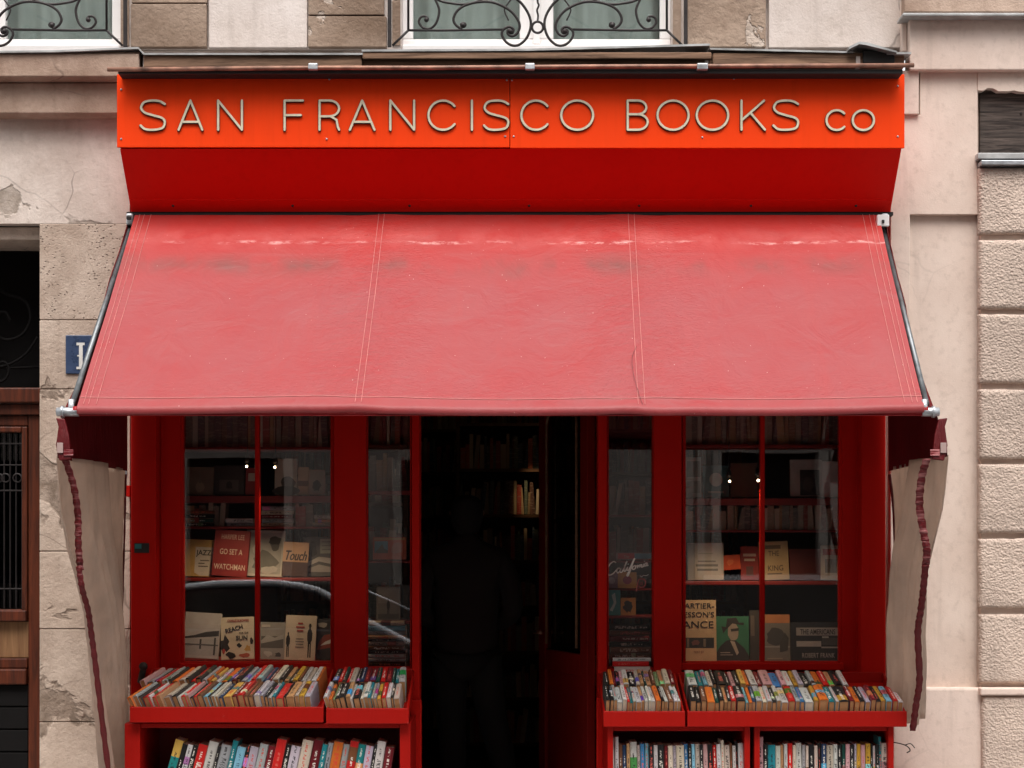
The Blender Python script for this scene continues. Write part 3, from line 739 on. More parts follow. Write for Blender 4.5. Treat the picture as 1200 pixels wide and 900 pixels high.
def awning_mat():
    a = N('faded_red_canvas'); uv = a.n("ShaderNodeTexCoord").outputs['UV']
    sx = a.n("ShaderNodeSeparateXYZ", Vector=uv); u, v = sx.outputs[0], sx.outputs[1]
    p = a.map(uv, (3.7, 1.5, 1))
    base = (.385,.041,.045); deep = (.53,.022,.015); pale = (.37,.074,.080)
    col = a.mix(a.ramp(v, .02, .42), deep, base)                       # the part kept under the sign has faded less
    col = a.mix(a.math('MULTIPLY', a.math('MULTIPLY', a.ramp(a.noise(p, 2.0, 6, .65), .3, .7), a.ramp(v, .1, .45)), .95), col, pale)
    col = a.mix(a.math('MULTIPLY', a.ramp(a.noise(a.map(uv,(3.7,1.7,1),(2,2,0)), 2.6, 5, .6), .48, .7), .3), col, (.40,.075,.072))
    col = a.mix(a.math('MULTIPLY', a.ramp(a.noise(a.map(uv,(40,2.0,1)), 1, 4, .6), .5, .75), .30), col, (.44,.045,.045))
    # worn pale line where the cloth rubs
    def band(c, w): return a.math('SUBTRACT', 1.0, a.ramp(a.math('ABSOLUTE', a.math('SUBTRACT', v, c)), 0, w))
    wob = a.math('MULTIPLY_ADD', a.noise(a.map(uv,(9,1,1)), 1.5, 2), .03, .132)
    bd = a.math('SUBTRACT', 1.0, a.ramp(a.math('ABSOLUTE', a.math('SUBTRACT', v, wob)), .002, .012))
    brk = a.math('MULTIPLY', a.ramp(a.noise(a.map(uv,(30,30,1)), 1.6, 5, .7), .46, .62), a.ramp(a.noise(a.map(uv,(7,2,1)), 1.2, 3), .42, .55))
    col = a.mix(a.math('MULTIPLY', a.math('MULTIPLY', bd, brk), .9), col, (.85,.5,.47))
    halo = a.math('MULTIPLY', band(.125, .07), a.ramp(a.noise(a.map(uv,(12,5,1)), 1.5, 4), .4, .7))
    col = a.mix(a.math('MULTIPLY', halo, .35), col, (.78,.24,.22))
    # grey stains below it
    st = a.math('MULTIPLY', band(.27, .075), a.ramp(a.noise(a.map(uv,(14,3,1), (3.3,0,0)), 1.0, 4), .44, .64))
    col = a.mix(a.math('MULTIPLY', st, .75), col, (.20,.07,.062))
    st2 = a.math('MULTIPLY', band(.21, .012), .3)
    col = a.mix(a.math('MULTIPLY', st2, a.ramp(a.noise(a.map(uv,(8,1,1)), 1, 3), .4, .6)), col, (.4,.09,.09))
    # bird and dust specks
    vo = a.voro(a.map(uv, (3.7,1.5,1)), 15); sp = a.math('MULTIPLY', a.math('SUBTRACT', 1.0, a.ramp(vo, .022, .04)), a.ramp(a.noise(p, 3.0, 2), .42, .5))
    col = a.mix(a.math('MULTIPLY', sp, .8), col, (.82,.62,.58))
    vo2 = a.voro(a.map(uv, (3.7,1.5,1), (5,3,0)), 26); sp2 = a.math('MULTIPLY', a.math('SUBTRACT', 1.0, a.ramp(vo2, .03, .06)), a.ramp(a.noise(p, 5.0, 2), .46, .54))
    col = a.mix(a.math('MULTIPLY', sp2, .5), col, (.8,.5,.46))
    # puckers beside the seams and along the front hem, weave
    s1 = a.math('SUBTRACT', 1.0, a.ramp(a.math('ABSOLUTE', a.math('SUBTRACT', u, .33)), .0, .10))
    s2 = a.math('SUBTRACT', 1.0, a.ramp(a.math('ABSOLUTE', a.math('SUBTRACT', u, .67)), .0, .10))
    s3 = a.math('MULTIPLY', a.ramp(v, .82, .97), .6)
    pk = a.math('ADD', a.math('MAXIMUM', a.math('MAXIMUM', s1, s2), s3), .15)
    pk = a.math('MULTIPLY', pk, a.math('SUBTRACT', 1.0, a.ramp(v, .955, .975)))
    h1 = a.math('MULTIPLY', a.noise(a.map(uv,(34,30,1)), 2.6, 3, .55, 1.2), pk)
    h2 = a.math('MULTIPLY', a.noise(a.map(uv,(9,3.2,1)), 1.8, 3, .5, 1.5), 1.0)
    h3 = a.math('MULTIPLY', a.noise(a.map(uv,(900,420,1)), 1, 1), .06)
    nrm = a.bump(a.math('ADD', a.math('ADD', h1, h2), h3), .6, .016)
    d = a.n("ShaderNodeBsdfDiffuse", Color=col, Normal=nrm, Roughness=.6)
    t = a.n("ShaderNodeBsdfTranslucent", Color=a.mix(1.0, col, (.5,.25,.25), 'MULTIPLY'))
    mx = a.n("ShaderNodeMixShader"); a.set(mx,'i0',.06); a.set(mx,'i1',d.outputs[0]); a.set(mx,'i2',t.outputs[0])
    g = a.n("ShaderNodeBsdfGlossy", Roughness=.55, Color=(1,.9,.9,1)); a.set(g,'Normal',nrm)
    m2 = a.n("ShaderNodeMixShader"); a.set(m2,'i0',.035); a.set(m2,'i1',mx.outputs[0]); a.set(m2,'i2',g.outputs[0])
    a.t.links.new(m2.outputs[0], a.out.inputs[0]); return a.mat
M['awning'] = awning_mat()
M['hem'] = cloth('awning_hem', (.46,.03,.035), .05)
M['thread'] = simple('pale_thread', (.62,.24,.22), .8)

def aw_point(u, v, lift=0.0):
    xl = xrL+(xfL-xrL)*v; xr_ = xrR+(xfR-xrR)*v
    x = xl+(xr_-xl)*u
    pu = (u*3.0) % 1.0
    sag = .020*math.sin(PI*v)*(0.6+.4*math.sin(PI*u))+.014*math.sin(PI*v)*math.sin(PI*pu)
    wave = .004*math.sin(u*17+v*3)*v + .003*math.sin(u*41+v*9)*math.sin(PI*v) + .005*math.sin(u*7.3)*v
    for s in (.333, .668):       # cloth puckers where panels are sewn together
        d = abs(u-s); wave += .0035*math.exp(-(d/.05)**2)*math.sin(v*95+u*60)
    y = YR0+(YF-YR0)*v; z = zr+(zf-zr)*v-sag+wave
    nx = Vector((0, zf-zr, -(YF-YR0))).normalized()
    if nx.z < 0: nx = -nx
    return Vector((x, y, z))+nx*lift
us = [0, .3325, .6675, 1]
for k in range(3):
    nu, nv = 40, 50; vs = []; fs = []; uvs = []
    for j in range(nv+1):
        for i in range(nu+1):
            u = us[k]+(us[k+1]-us[k])*i/nu; v = j/nv
            vs.append(aw_point(u, v, .0006 if (k == 1) else 0)); uvs.append((u, v))
    # rolled over the front bar
    roll = 8
    for j in range(1, roll+1):
        a = PI*.5*1.35*j/roll
        for i in range(nu+1):
            u = us[k]+(us[k+1]-us[k])*i/nu; p = aw_point(u, 1, .0006 if k == 1 else 0)
            c = p+Vector((0, .010, -.026))
            vs.append(c+Vector((0, -.010-.022*math.sin(a) if False else -.026*math.sin(a*.9+.38), .026*math.cos(a*.9+.38)))); uvs.append((u, 1+.02*j/roll))
    nr = nv+roll
    fs = [(j*(nu+1)+i, (j+1)*(nu+1)+i, (j+1)*(nu+1)+i+1, j*(nu+1)+i+1) for j in range(nr) for i in range(nu)]
    m = MB().add(vs, fs); o = m.build('canvas_panel', M['awning'], aw, smooth=True)
    ul = o.data.uv_layers.new(name='UVMap')
    for l in o.data.loops: ul.data[l.index].uv = uvs[l.vertex_index]
    sd = o.modifiers.new('thickness', 'SOLIDIFY'); sd.thickness = .002; sd.offset = -1; sd.use_rim = False
# seams with their two lines of stitches, hem lines at the sides
for u0 in (.3325-.0045, .3325+.0028, .6675-.0045, .6675+.0035, .007, .013, .022, .978, .987, .993):
    MB().tube([aw_point(u0, j/40, .0035) for j in range(41)], .0011, 4).build('stitching', M['thread'], aw)
MB().tube([aw_point(i/60, .968, .003) for i in range(61)], .0012, 4).build('stitching', M['thread'], aw)
# loose thread by the right seam
MB().tube(spline([aw_point(.6645,.71,.004), aw_point(.6585,.77,.01), aw_point(.659,.86,.012), aw_point(.6655,.97,.006), aw_point(.668,1.0,.004)], 6), .0008, 4).build('loose_thread', M['iron'], aw)
# front bar, fittings, arms
zbar = zf-.027
MB().tube([(xfL-.02,YF+.012,zbar),(xfR+.02,YF+.012,zbar)], .021, 14).build('front_bar', M['hem'], aw, smooth=True)
MB().box(xfL+.004, xfR-.004, YF-.006, YF+.03, Z(486.5,YF), zbar-.02).build('hem', M['hem'], aw, .006)
for s, xf, xr_ in ((-1, xfL, xrL), (1, xfR, xrR)):
    xe = X(66,YF) if s < 0 else X(1101,YF)
    e = MB().tube([(xf-s*.004,YF+.01,zbar-.004),(xe,YF+.01,zbar-.004)], .0195, 14).build('end_fitting', M['metal'], aw, smooth=True)
    MB().tube([(xe-s*.03,YF+.01,zbar-.004),(xe-s*.018,YF+.01,zbar-.004)], .026, 14).build('collar', M['metal'], e, smooth=True)
    MB().tube([(xe-s*.062,YF+.01,zbar-.02),(xe-s*.062,YF+.01,zbar+.05)], .013, 10).build('pivot', M['metal'], e, smooth=True)
    xa = X(84,YF) if s < 0 else X(1086.5,YF); xb = X(152,YR0) if s < 0 else X(1036,YR0)
    MB().tube([(xa,YF+.01,zbar+.03),(xb,YR0+.04,zr-.04)], .0125, 10).build('arm', M['arm_metal'], aw, smooth=True)
    bb = MB().box(xb-.014, xb+.018, YR0-.02, -.09, zr-.05, zr+.005).build('bracket', M['metal'], aw, .006)
    MB().box(xb-s*.005-.012, xb-s*.005+.012, YR0-.045, YR0-.031, zr-.03, zr-.012).build('bolt', M['iron'], bb, .003)
MB().tube([(xrL,YR0+.03,zr-.03),(xrR,YR0+.03,zr-.03)], .03, 12).build('roller', M['iron'], aw, smooth=True)

# ================================================================== SIDE CURTAINS
def curtain(side, rows_red, rows_beige, trim, label):
    """rows: (py at the front edge, rear px, front px, front depth). Ruled sheets between the wall and the awning's front."""
    root = thing('side_curtain', label, 'curtain', (X(1075 if side > 0 else 110, -.6), -.6, 1.0), 'side curtains under the awning')
    def sheet(rows, name, mat, nu=26, fold=.02, name_parent=root, t0=0., t1=1., skew=.0):
        rows = [tuple(float(q) for q in r) for r in rows]
        fine = []
        for a, c in zip(rows, rows[1:]):
            for k in range(6): fine.append(tuple(a[q]+(c[q]-a[q])*k/6 for q in range(5)))
        fine.append(rows[-1])
        vs = []
        for (pyf, pyr, pxr, pxf, yf) in fine:
            yr = -.13; xr_, xf = X(pxr, yr), X(pxf, yf); zr_, zf_ = Z(pyr, yr), Z(pyf, yf)
            for i in range(nu+1):
                t = t0+(t1-t0)*i/nu; y = yr+(yf-yr)*t
                f = fold*math.sin(PI*t)**.7*(math.sin(t*11+pyf*.004+side)+.7*math.sin(t*21+pyf*.008)**3)*(.5+.5*min(1,max(0,(pyf-520)/120)))
                s_ = min(1, max(0, (t-.38)/.07)); f += skew-side*.035*s_*s_*(3-2*s_)*math.sin(PI*min(1,t*1.02))*(1 if skew else 0)
                vs.append((xr_+(xf-xr_)*t+f, y, zr_+(zf_-zr_)*t))
        n = len(fine)
        m = MB().add(vs, [(j*(nu+1)+i, j*(nu+1)+i+1, (j+1)*(nu+1)+i+1, (j+1)*(nu+1)+i) for j in range(n-1) for i in range(nu)])
        o = m.build(name, mat, name_parent, smooth=True)
        sd = o.modifiers.new('thickness', 'SOLIDIFY'); sd.thickness = .003; sd.offset = 0
        return o
    sheet(rows_red, 'upper_flap', M['canvas_red'], fold=.006)
    sheet(rows_beige, 'lower_sheet', M['canvas_in'], fold=.062, nu=56, skew=side*.010)
    # red piping: strip along the front of the sheet and along the wall edge
    for ti, (nm, path, w) in enumerate(trim):
        m = MB(); P = spline([(X(px,y), y-.004, Z(py,y)) for px, py, y in path], 16); vs = []
        for i, p in enumerate(P):
            ww = w*(.9+.1*math.sin(i*1.1))/2; g_ = .004*math.sin(i*1.9)*(1 if w > .02 else .3)
            vs += [(p.x-ww, p.y+g_, p.z), (p.x+ww, p.y-.012-g_*.6, p.z+g_*.3)]
        m.add(vs, [(2*i, 2*i+1, 2*i+3, 2*i+2) for i in range(len(P)-1)])
        o = m.build(nm, M['tape_red'] if ti == 0 else M['canvas_red'], root, smooth=True)
        sd = o.modifiers.new('thickness', 'SOLIDIFY'); sd.thickness = .004; sd.offset = 0
    return root
# (front py, rear py, rear px, front px, front depth)
cl = curtain(-1,
    [(478,256,151,84,-1.22),(486,330,150,73,-1.22),(520,480,149,66,-1.22),(537,552,149,68,-1.215)],
    [(534,550,149,69,-1.215),(570,600,147,71,-1.2),(600,635,146,74,-1.16),(635,660,145.5,82,-1.1),(665,690,145,92,-1.04),(715,730,144,106,-.93),(783,790,142,115.5,-.82),(850,850,141,123.5,-.72),(930,930,139,133,-.6)],
    [('piping', [(77,538,-1.2),(87,570,-1.16),(92,605,-1.1),(92.5,638,-1.07),(95,668,-1.02)], .034),
     ('piping', [(93,664,-1.05),(97,690,-1.04),(104,716,-.94),(108,745,-.88),(113,783,-.83),(121,850,-.73),(131,929,-.61)], .030),
     ('piping', [(148,556,-.15),(146,640,-.15),(143,740,-.15),(141,840,-.15)], .010)],
    'beige and red weatherproof side curtain tied back beside the house number pier')
cr = curtain(1,
    [(476,256,1037,1087,-1.22),(486,330,1039,1097,-1.22),(515,480,1041,1109,-1.22),(535,552,1042,1110,-1.215)],
    [(533,548,1042,1109,-1.215),(570,580,1045,1105,-1.2),(597,610,1047,1101,-1.15),(639,640,1048.5,1090,-1.06),(667,670,1049,1083,-1.0),(699,700,1049.5,1080,-.95),(741,735,1050.5,1074,-.86),(797,790,1052,1075.5,-.76),(850,838,1055,1068.5,-.63)],
    [('piping', [(1085.5,538,-1.19),(1079.5,560,-1.14),(1077,592,-1.08),(1082,625,-1.06),(1085.5,645,-1.05),(1084,665,-1.0)], .034),
     ('piping', [(1084,662,-1.02),(1081.5,690,-.97),(1078.5,715,-.925),(1075,742,-.87),(1077,796,-.77),(1073,825,-.70),(1069,856,-.63)], .030),
     ('piping', [(1042,556,-.15),(1047,605,-.15),(1049.5,700,-.15),(1053,830,-.15)], .010)],
    'beige and red weatherproof side curtain hanging beside the pink pilaster')
# gathered red tie and clear tape at each front corner
for root, px, s in ((cl,72,-1),(cr,1104,1)):
    m = MB(); y = -1.235
    prof = [(X(px-s*-6,y),Z(490,y)),(X(px+s*3,y),Z(500,y)),(X(px+s*6,y),Z(522,y)),(X(px-s*-2,y),Z(540,y)),(X(px-s*12,y),Z(538,y)),(X(px-s*9,y),Z(510,y)),(X(px-s*4,y),Z(491,y))]
    m.prism_y(y-.01, y+.012, prof); m.build('corner_flap', M['canvas_red'], root, .004)
    bx('tape', M['tape_red'], root, X(px-s*14,y-.012), X(px-s*3,y-.012), y-.016, y-.0105, Z(534,y), Z(527,y), .001)
    bx('tape', M['clear_tape'], root, X(px-s*2,y-.012), X(px+s*5,y-.012), y-.0165, y-.0105, Z(531,y), Z(519,y), .001)
# ================================================================== SHOPFRONT (fixed red joinery)
sf = thing('shopfront', 'red painted wooden shopfront with two wide and two narrow shop windows', 'shopfront', (0, 0, 0))
RED = M['red']
zt0 = 2.78                         # head of the windows, up behind the awning
zf0 = Z(252,YB)-.01
def col(name, px0, px1, yf, z0=.002, z1=zt0, y1=.06, bev=.005): return bx(name, RED, sf, X(px0,yf), X(px1,yf), yf, y1, z0, z1, bev)
col('pilaster', 153.5, 183, -.10); col('pilaster', 1009.5, 1038, -.10)
col('jamb_panel', 183.6, 211.5, .0); col('jamb_panel', 987, 1009, .0)
MB().box(X(188,-.008), X(190,-.008), -.008, -.0005, .8, zt0-.02).build('bead', RED, sf, .002)
MB().box(X(1004,-.008), X(1006,-.008), -.008, -.0005, .8, zt0-.02).build('bead', RED, sf, .002)
col('pilaster', 391, 429, -.05); col('pilaster', 766, 799, -.05)
col('door_post', 482.5, 491.5, -.06, .002, zt0, .12); col('door_post', 701, 711.5, -.06, .002, zt0, .12)
col('plinth_block', 480.5, 494, -.09, .002, Z(820,-.09), -.0605, .006); col('plinth_block', 699, 713, -.09, .002, Z(817,-.09), -.0605, .006)
bx('fascia', RED, sf, X(153.5,-.05), X(1038,-.05), -.095, .06, zt0+.002, zf0, .004)
bx('stall_riser', RED, sf, X(183.6), X(482), .005, .06, .004, Z(800), .003)
bx('stall_riser', RED, sf, X(712), X(1009), .005, .06, .004, Z(800), .003)
for a, c in ((200,300),(310,400),(725,800),(815,900),(915,1000)):
    bx('riser_panel', RED, sf, X(a), X(c), -.006, .0045, .15, Z(815), .006)
ZSILL = Z(777)
def shop_window(px0, px1, mull, zs_, name_label=None, fw=4.0):
    zb = zs_
    m = MB(); a, c = X(px0,.02), X(px1,.02); w = X(fw,0)-X(0,0)
    m.box(a, a+w, .01, .055, zb, zt0-.001).box(c-w, c, .01, .055, zb, zt0-.001).box(a+w+.0005, c-w-.0005, .0105, .055, zt0-.05, zt0-.001)
    win = m.build('window', RED, sf, .004)
    bx('sill', RED, win, X(px0-3,-.03)+.004, X(px1+3,-.03)-.004, -.035, .0, zb-.034, zb+.003, .006)
    bx('bottom_rail', RED, win, a+w+.001, c-w-.001, .0008, .056, zb-.02, zb+.008, .004)
    if mull: bx('mullion', RED, win, X(mull-2.6,.0), X(mull+2.6,.0), .004, .052, zb+.0085, zt0-.052, .005)
    xs = [a+w] + ([X(mull-2.6,.02), X(mull+2.6,.02)] if mull else []) + [c-w]
    for i in range(0, len(xs), 2): bx('pane', M['glass'], win, xs[i]+.0005, xs[i+1]-.0005, .030, .036, zb+.009, zt0-.052)
    return win
shop_window(211.5, 391.5, 301, ZSILL)
shop_window(429.5, 482.2, None, Z(783), fw=1.6)
shop_window(711.6, 765.8, None, Z(783), fw=1.6)
shop_window(799.5, 987, 894, ZSILL)
bx('threshold', M['kerb'], sf, X(492), X(701), -.08, .0198, .006, .16, .01)

M['door_red'] = paint('darkened_door_red', (.16,.008,.006), .5, .4, .08, .1)  # darker copy of the shop red, darkens the doorway by colour
# open door leaf, hinged on the right post
hx, hy = X(699,.12)-.004, .13; ang = R(107)   # direction of the leaf from the hinge, into the shop
dirv = Vector((math.cos(ang), math.sin(ang), 0)); DW = .80
d_ = Vector((dirv.x, dirv.y, 0)); nrm_ = Vector((-dirv.y, dirv.x, 0))     # leaf normal (towards the doorway / viewer's left)
def leaf(name, a0, a1, t0, t1, z0, z1, mat=RED, parent=None, bev=.004):
    m = MB(); P = []
    for z in (z0, z1):
        for a, t in ((a0,t0),(a1,t0),(a1,t1),(a0,t1)):
            p = Vector((hx, hy, z))+d_*a+nrm_*t; P.append(p)
    m.add(P, [(0,3,2,1),(4,5,6,7),(0,1,5,4),(1,2,6,5),(2,3,7,6),(3,0,4,7)])
    return m.build(name, mat, parent or sf, bev)
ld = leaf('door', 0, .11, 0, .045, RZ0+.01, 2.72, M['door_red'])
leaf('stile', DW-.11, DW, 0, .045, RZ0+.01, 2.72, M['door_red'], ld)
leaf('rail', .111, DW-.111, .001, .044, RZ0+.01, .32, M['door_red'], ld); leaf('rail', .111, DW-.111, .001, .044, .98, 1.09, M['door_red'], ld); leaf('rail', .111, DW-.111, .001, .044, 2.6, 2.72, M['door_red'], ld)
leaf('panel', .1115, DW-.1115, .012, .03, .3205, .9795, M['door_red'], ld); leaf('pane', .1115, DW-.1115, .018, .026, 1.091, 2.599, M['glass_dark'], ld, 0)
# arched bead on the glazing
m = MB(); pts = []
for k in range(25):
    t = k/24; a = .15+(DW-.30)*t
    pts.append(Vector((hx,hy,2.30+.22*math.sin(PI*t)))+d_*a+nrm_*.05)
pts = [Vector((hx,hy,1.12))+d_*.15+nrm_*.05]+pts+[Vector((hx,hy,1.12))+d_*(DW-.15)+nrm_*.05]
m.tube(pts, .008, 6).build('bead', M['shelf_wood'], ld, smooth=True)
m = MB(); p = Vector((hx,hy,1.18))+d_*(DW-.055)
m.tube([p+nrm_*.045, p+nrm_*.09], .012, 8).tube([p+nrm_*.085, p+nrm_*.085-d_*.11], .010, 8).build('handle', M['rust'], ld, smooth=True)

# small things on the posts
pq = thing('sticker_plate', 'small teal and black sticker plate on the red corner post', 'plate', (X(165,-.1), -.104, Z(642,-.1)))
bx('plate', M['black'], pq, X(157.5,-.1), X(175,-.1), -.106, -.101, Z(648,-.1), Z(636.5,-.1), .002)
M['teal'] = simple('teal_print', (.02,.16,.17), .4)
bx('print', M['teal'], pq, X(158.5,-.1), X(166,-.1), -.1075, -.1062, Z(643,-.1), Z(637.5,-.1))
kb = thing('door_knob', 'dark round knob on a bracket at the foot of the red corner post', 'knob', (X(167,-.12), -.1, Z(783,-.12)))
MB().ball((X(168,-.14), -.14, Z(781,-.14)), .022, 12, 8).build('ball', M['iron'], kb, smooth=True)
MB().tube([(X(168,-.14), -.135, Z(783,-.14)),(X(163,-.14), -.11, Z(800,-.14))], .016, 8).build('stalk', M['iron'], kb, smooth=True)
sb = thing('wall_bracket', 'small red metal bracket between the curtain and the corner post', 'bracket', (X(151,-.04), -.04, Z(575)))
bx('plate', RED, sb, X(147.5,-.06), X(153,-.06)-.001, -.07, -.005, Z(582,-.05), Z(569,-.05), .003)
bx('hook', M['metal'], sb, X(147,-.06), X(150,-.06), -.078, -.0705, Z(560,-.05), Z(545,-.05)+.02, .002)
wr = thing('wire_hook', 'thin bent wire sticking out beside the right bookcase', 'wire', (X(1055,-.1), -.1, Z(878,-.1)))
MB().tube(spline([(X(1040,-.1),-.1,Z(869,-.1)),(X(1052,-.1),-.12,Z(871,-.12)),(X(1062,-.12),-.13,Z(874,-.12)),(X(1066,-.12),-.13,Z(879,-.12)),(X(1062,-.12),-.13,Z(882,-.12))], 6), .003, 5).build('wire', M['iron'], wr)
MB().tube(spline([(X(1060,-.12),-.128,Z(873,-.12)),(X(1066,-.12),-.14,Z(871,-.12)),(X(1071,-.12),-.14,Z(876,-.12))], 5), .0025, 5).build('wire', M['iron'], wr)
mb_ = thing('junction_box', 'small white junction box under the right end of the sign', 'box', (X(1036,-.14), -.14, Z(258,-.14)))
bx('box', M['white_paint'], mb_, X(1027,-.2), X(1041,-.2), -.225, -.195, Z(266,-.2), Z(252.5,-.2), .004)
bx('clip', M['iron'], mb_, X(1033,-.22), X(1036,-.22), -.231, -.2252, Z(262,-.22), Z(258,-.22), .001)

# ================================================================== DISPLAY SHELVING BEHIND THE WINDOWS
def display(label, px0, px1, levels, depth_boards):
    t = thing('display_shelves', label, 'shelving', (X((px0+px1)/2,.4), .4, .8))
    for py, yf, yb, th in levels:
        bx('shelf', M['shelf_red'], t, X(px0,yf), X(px1,yf), yf, yb, Z(py,yf)-th, Z(py,yf), .003)
    for px in (px0, px1):
        for yb in (.5,): bx('upright', M['shelf_red'], t, X(px-2,.4), X(px+2,.4), .34, yb, .9, 2.72, .003)
    return t
LV = [(775,.07,.5,.025),(677,.33,.55,.018),(617,.38,.55,.012),(581,.38,.55,.036),(524,.38,.55,.018)]
display('red display shelves full of books behind the left window', 206, 392, LV, 1)
LVR = [(778,.07,.5,.025),(681,.33,.55,.02),(621,.38,.55,.012),(584,.38,.55,.036),(521,.38,.55,.018)]
display('red display shelves full of books behind the right window', 796, 992, LVR, 1)
display('narrow stack shelf behind the small window left of the door', 428, 484, [(783,.06,.45,.02),(728,.2,.45,.012),(657,.3,.45,.012),(575,.3,.45,.02)], 1)
display('narrow stack shelf behind the small window right of the door', 709, 768, [(784,.06,.45,.02),(722,.12,.45,.012),(690,.2,.45,.01),(657,.2,.45,.01),(603,.3,.45,.012)], 1)

# far bookcases inside
def wall_case(label, x0, x1, y0, y1, z0, z1, nsh):
    t = thing('wall_bookcase', label, 'bookcase', ((x0+x1)/2, y1, RZ0))
    for x in (x0, x1-.025): bx('upright', M['shelf_wood'], t, x, x+.025, y0, y1, RZ0+.001, z1)
    for k in range(nsh+1):
        z = z0+(z1-z0-.03)*k/nsh; bx('shelf', M['shelf_wood'], t, x0+.0255, x1-.0255, y0, y1-.001, z, z+.022)
    bx('back', M['interior'], t, x0+.0255, x1-.0255, y1-.012, y1-.002, z0+.023, z1)
    return t
wall_case('tall dark bookcase on the back wall of the shop', -1.8, 1.8, 4.85, 5.18, RZ0+.08, 2.9, 8)
wall_case('lamp lit bookcase deep inside seen through the doorway', -.40, .27, 3.9, 4.2, RZ0+.08, 2.55, 7)
wall_case('dark bookcase inside left of the doorway', -1.0, -.60, 1.4, 1.7, RZ0+.08, 2.9, 8)

# lit shelf lamp and small spotlights
def spot(name_label, px, py, y, power=None, target=None, r=.008, em=14, spread=19):
    t = thing('spotlight', name_label, 'spotlight', (X(px,y), y, Z(py,y)), None)
    c = Vector((X(px,y), y, Z(py,y)))
    MB().tube([c+Vector((0,.03,.06)), (c.x, c.y+.03, 2.76 if y < 1 else RZ1-.002)], .003, 6).build('stem', M['iron'], t)
    MB().tube([c+Vector((0,.03,.06)), c+Vector((0,.012,.02))] if y < 2 else [c+Vector((0,-.05,.03)), c+Vector((0,.02,-.012))], [.010,.013] if y < 2 else [.02,.03], 10).build('can', M['iron'], t, smooth=True)
    MB().ball(c, r, 10, 6).build('bulb', M['bulb'], t, smooth=True)
    if power:
        ld_ = bpy.data.lights.new('lamp_light', 'SPOT'); ld_.energy = power; ld_.color = (1,.72,.42); ld_.spot_size = R(spread); ld_.spot_blend = 1; ld_.shadow_soft_size = .03
        lo = bpy.data.objects.new('lamp_light', ld_); COL.objects.link(lo); lo.parent = t
        dv = (Vector(target)-c); lo.location = dv.normalized()*.03
        lo.rotation_euler = dv.to_track_quat('-Z','Y').to_euler()
    if y > 2:
        pl_ = bpy.data.lights.new('shop_fill', 'POINT'); pl_.energy = .12; pl_.color = (1,.62,.34); pl_.shadow_soft_size = .04  # added fill light that lifts the blacks in the shop room
        po = bpy.data.objects.new('shop_fill', pl_); COL.objects.link(po); po.parent = t; po.location = (0, .03, -.06)
M['bulb'] = emit('warm_bulb', (1,.72,.42,1), 9)
spot('small lit spotlight left of the mullion in the left window', 289, 546.5, .062, 9, (X(255,.13), .14, 1.12), .006, spread=92)
spot('small lit spotlight right of the mullion in the left window', 322, 547.5, .062, 9, (X(340,.13), .14, 1.12), .006, spread=92)
spot('small lit spotlight farther from the mullion in the right window', 855, 564, .062, 9, (X(840,.13), .14, 1.12), .006, spread=92)
spot('small lit spotlight close to the mullion in the right window', 888.5, 563, .062, 9, (X(930,.13), .14, 1.12), .0065, spread=92)
spot('warm shelf spotlight over the bookcase deep in the shop', 640, 452, 3.40, 11, (.14, 3.95, 2.0), .006, 6)
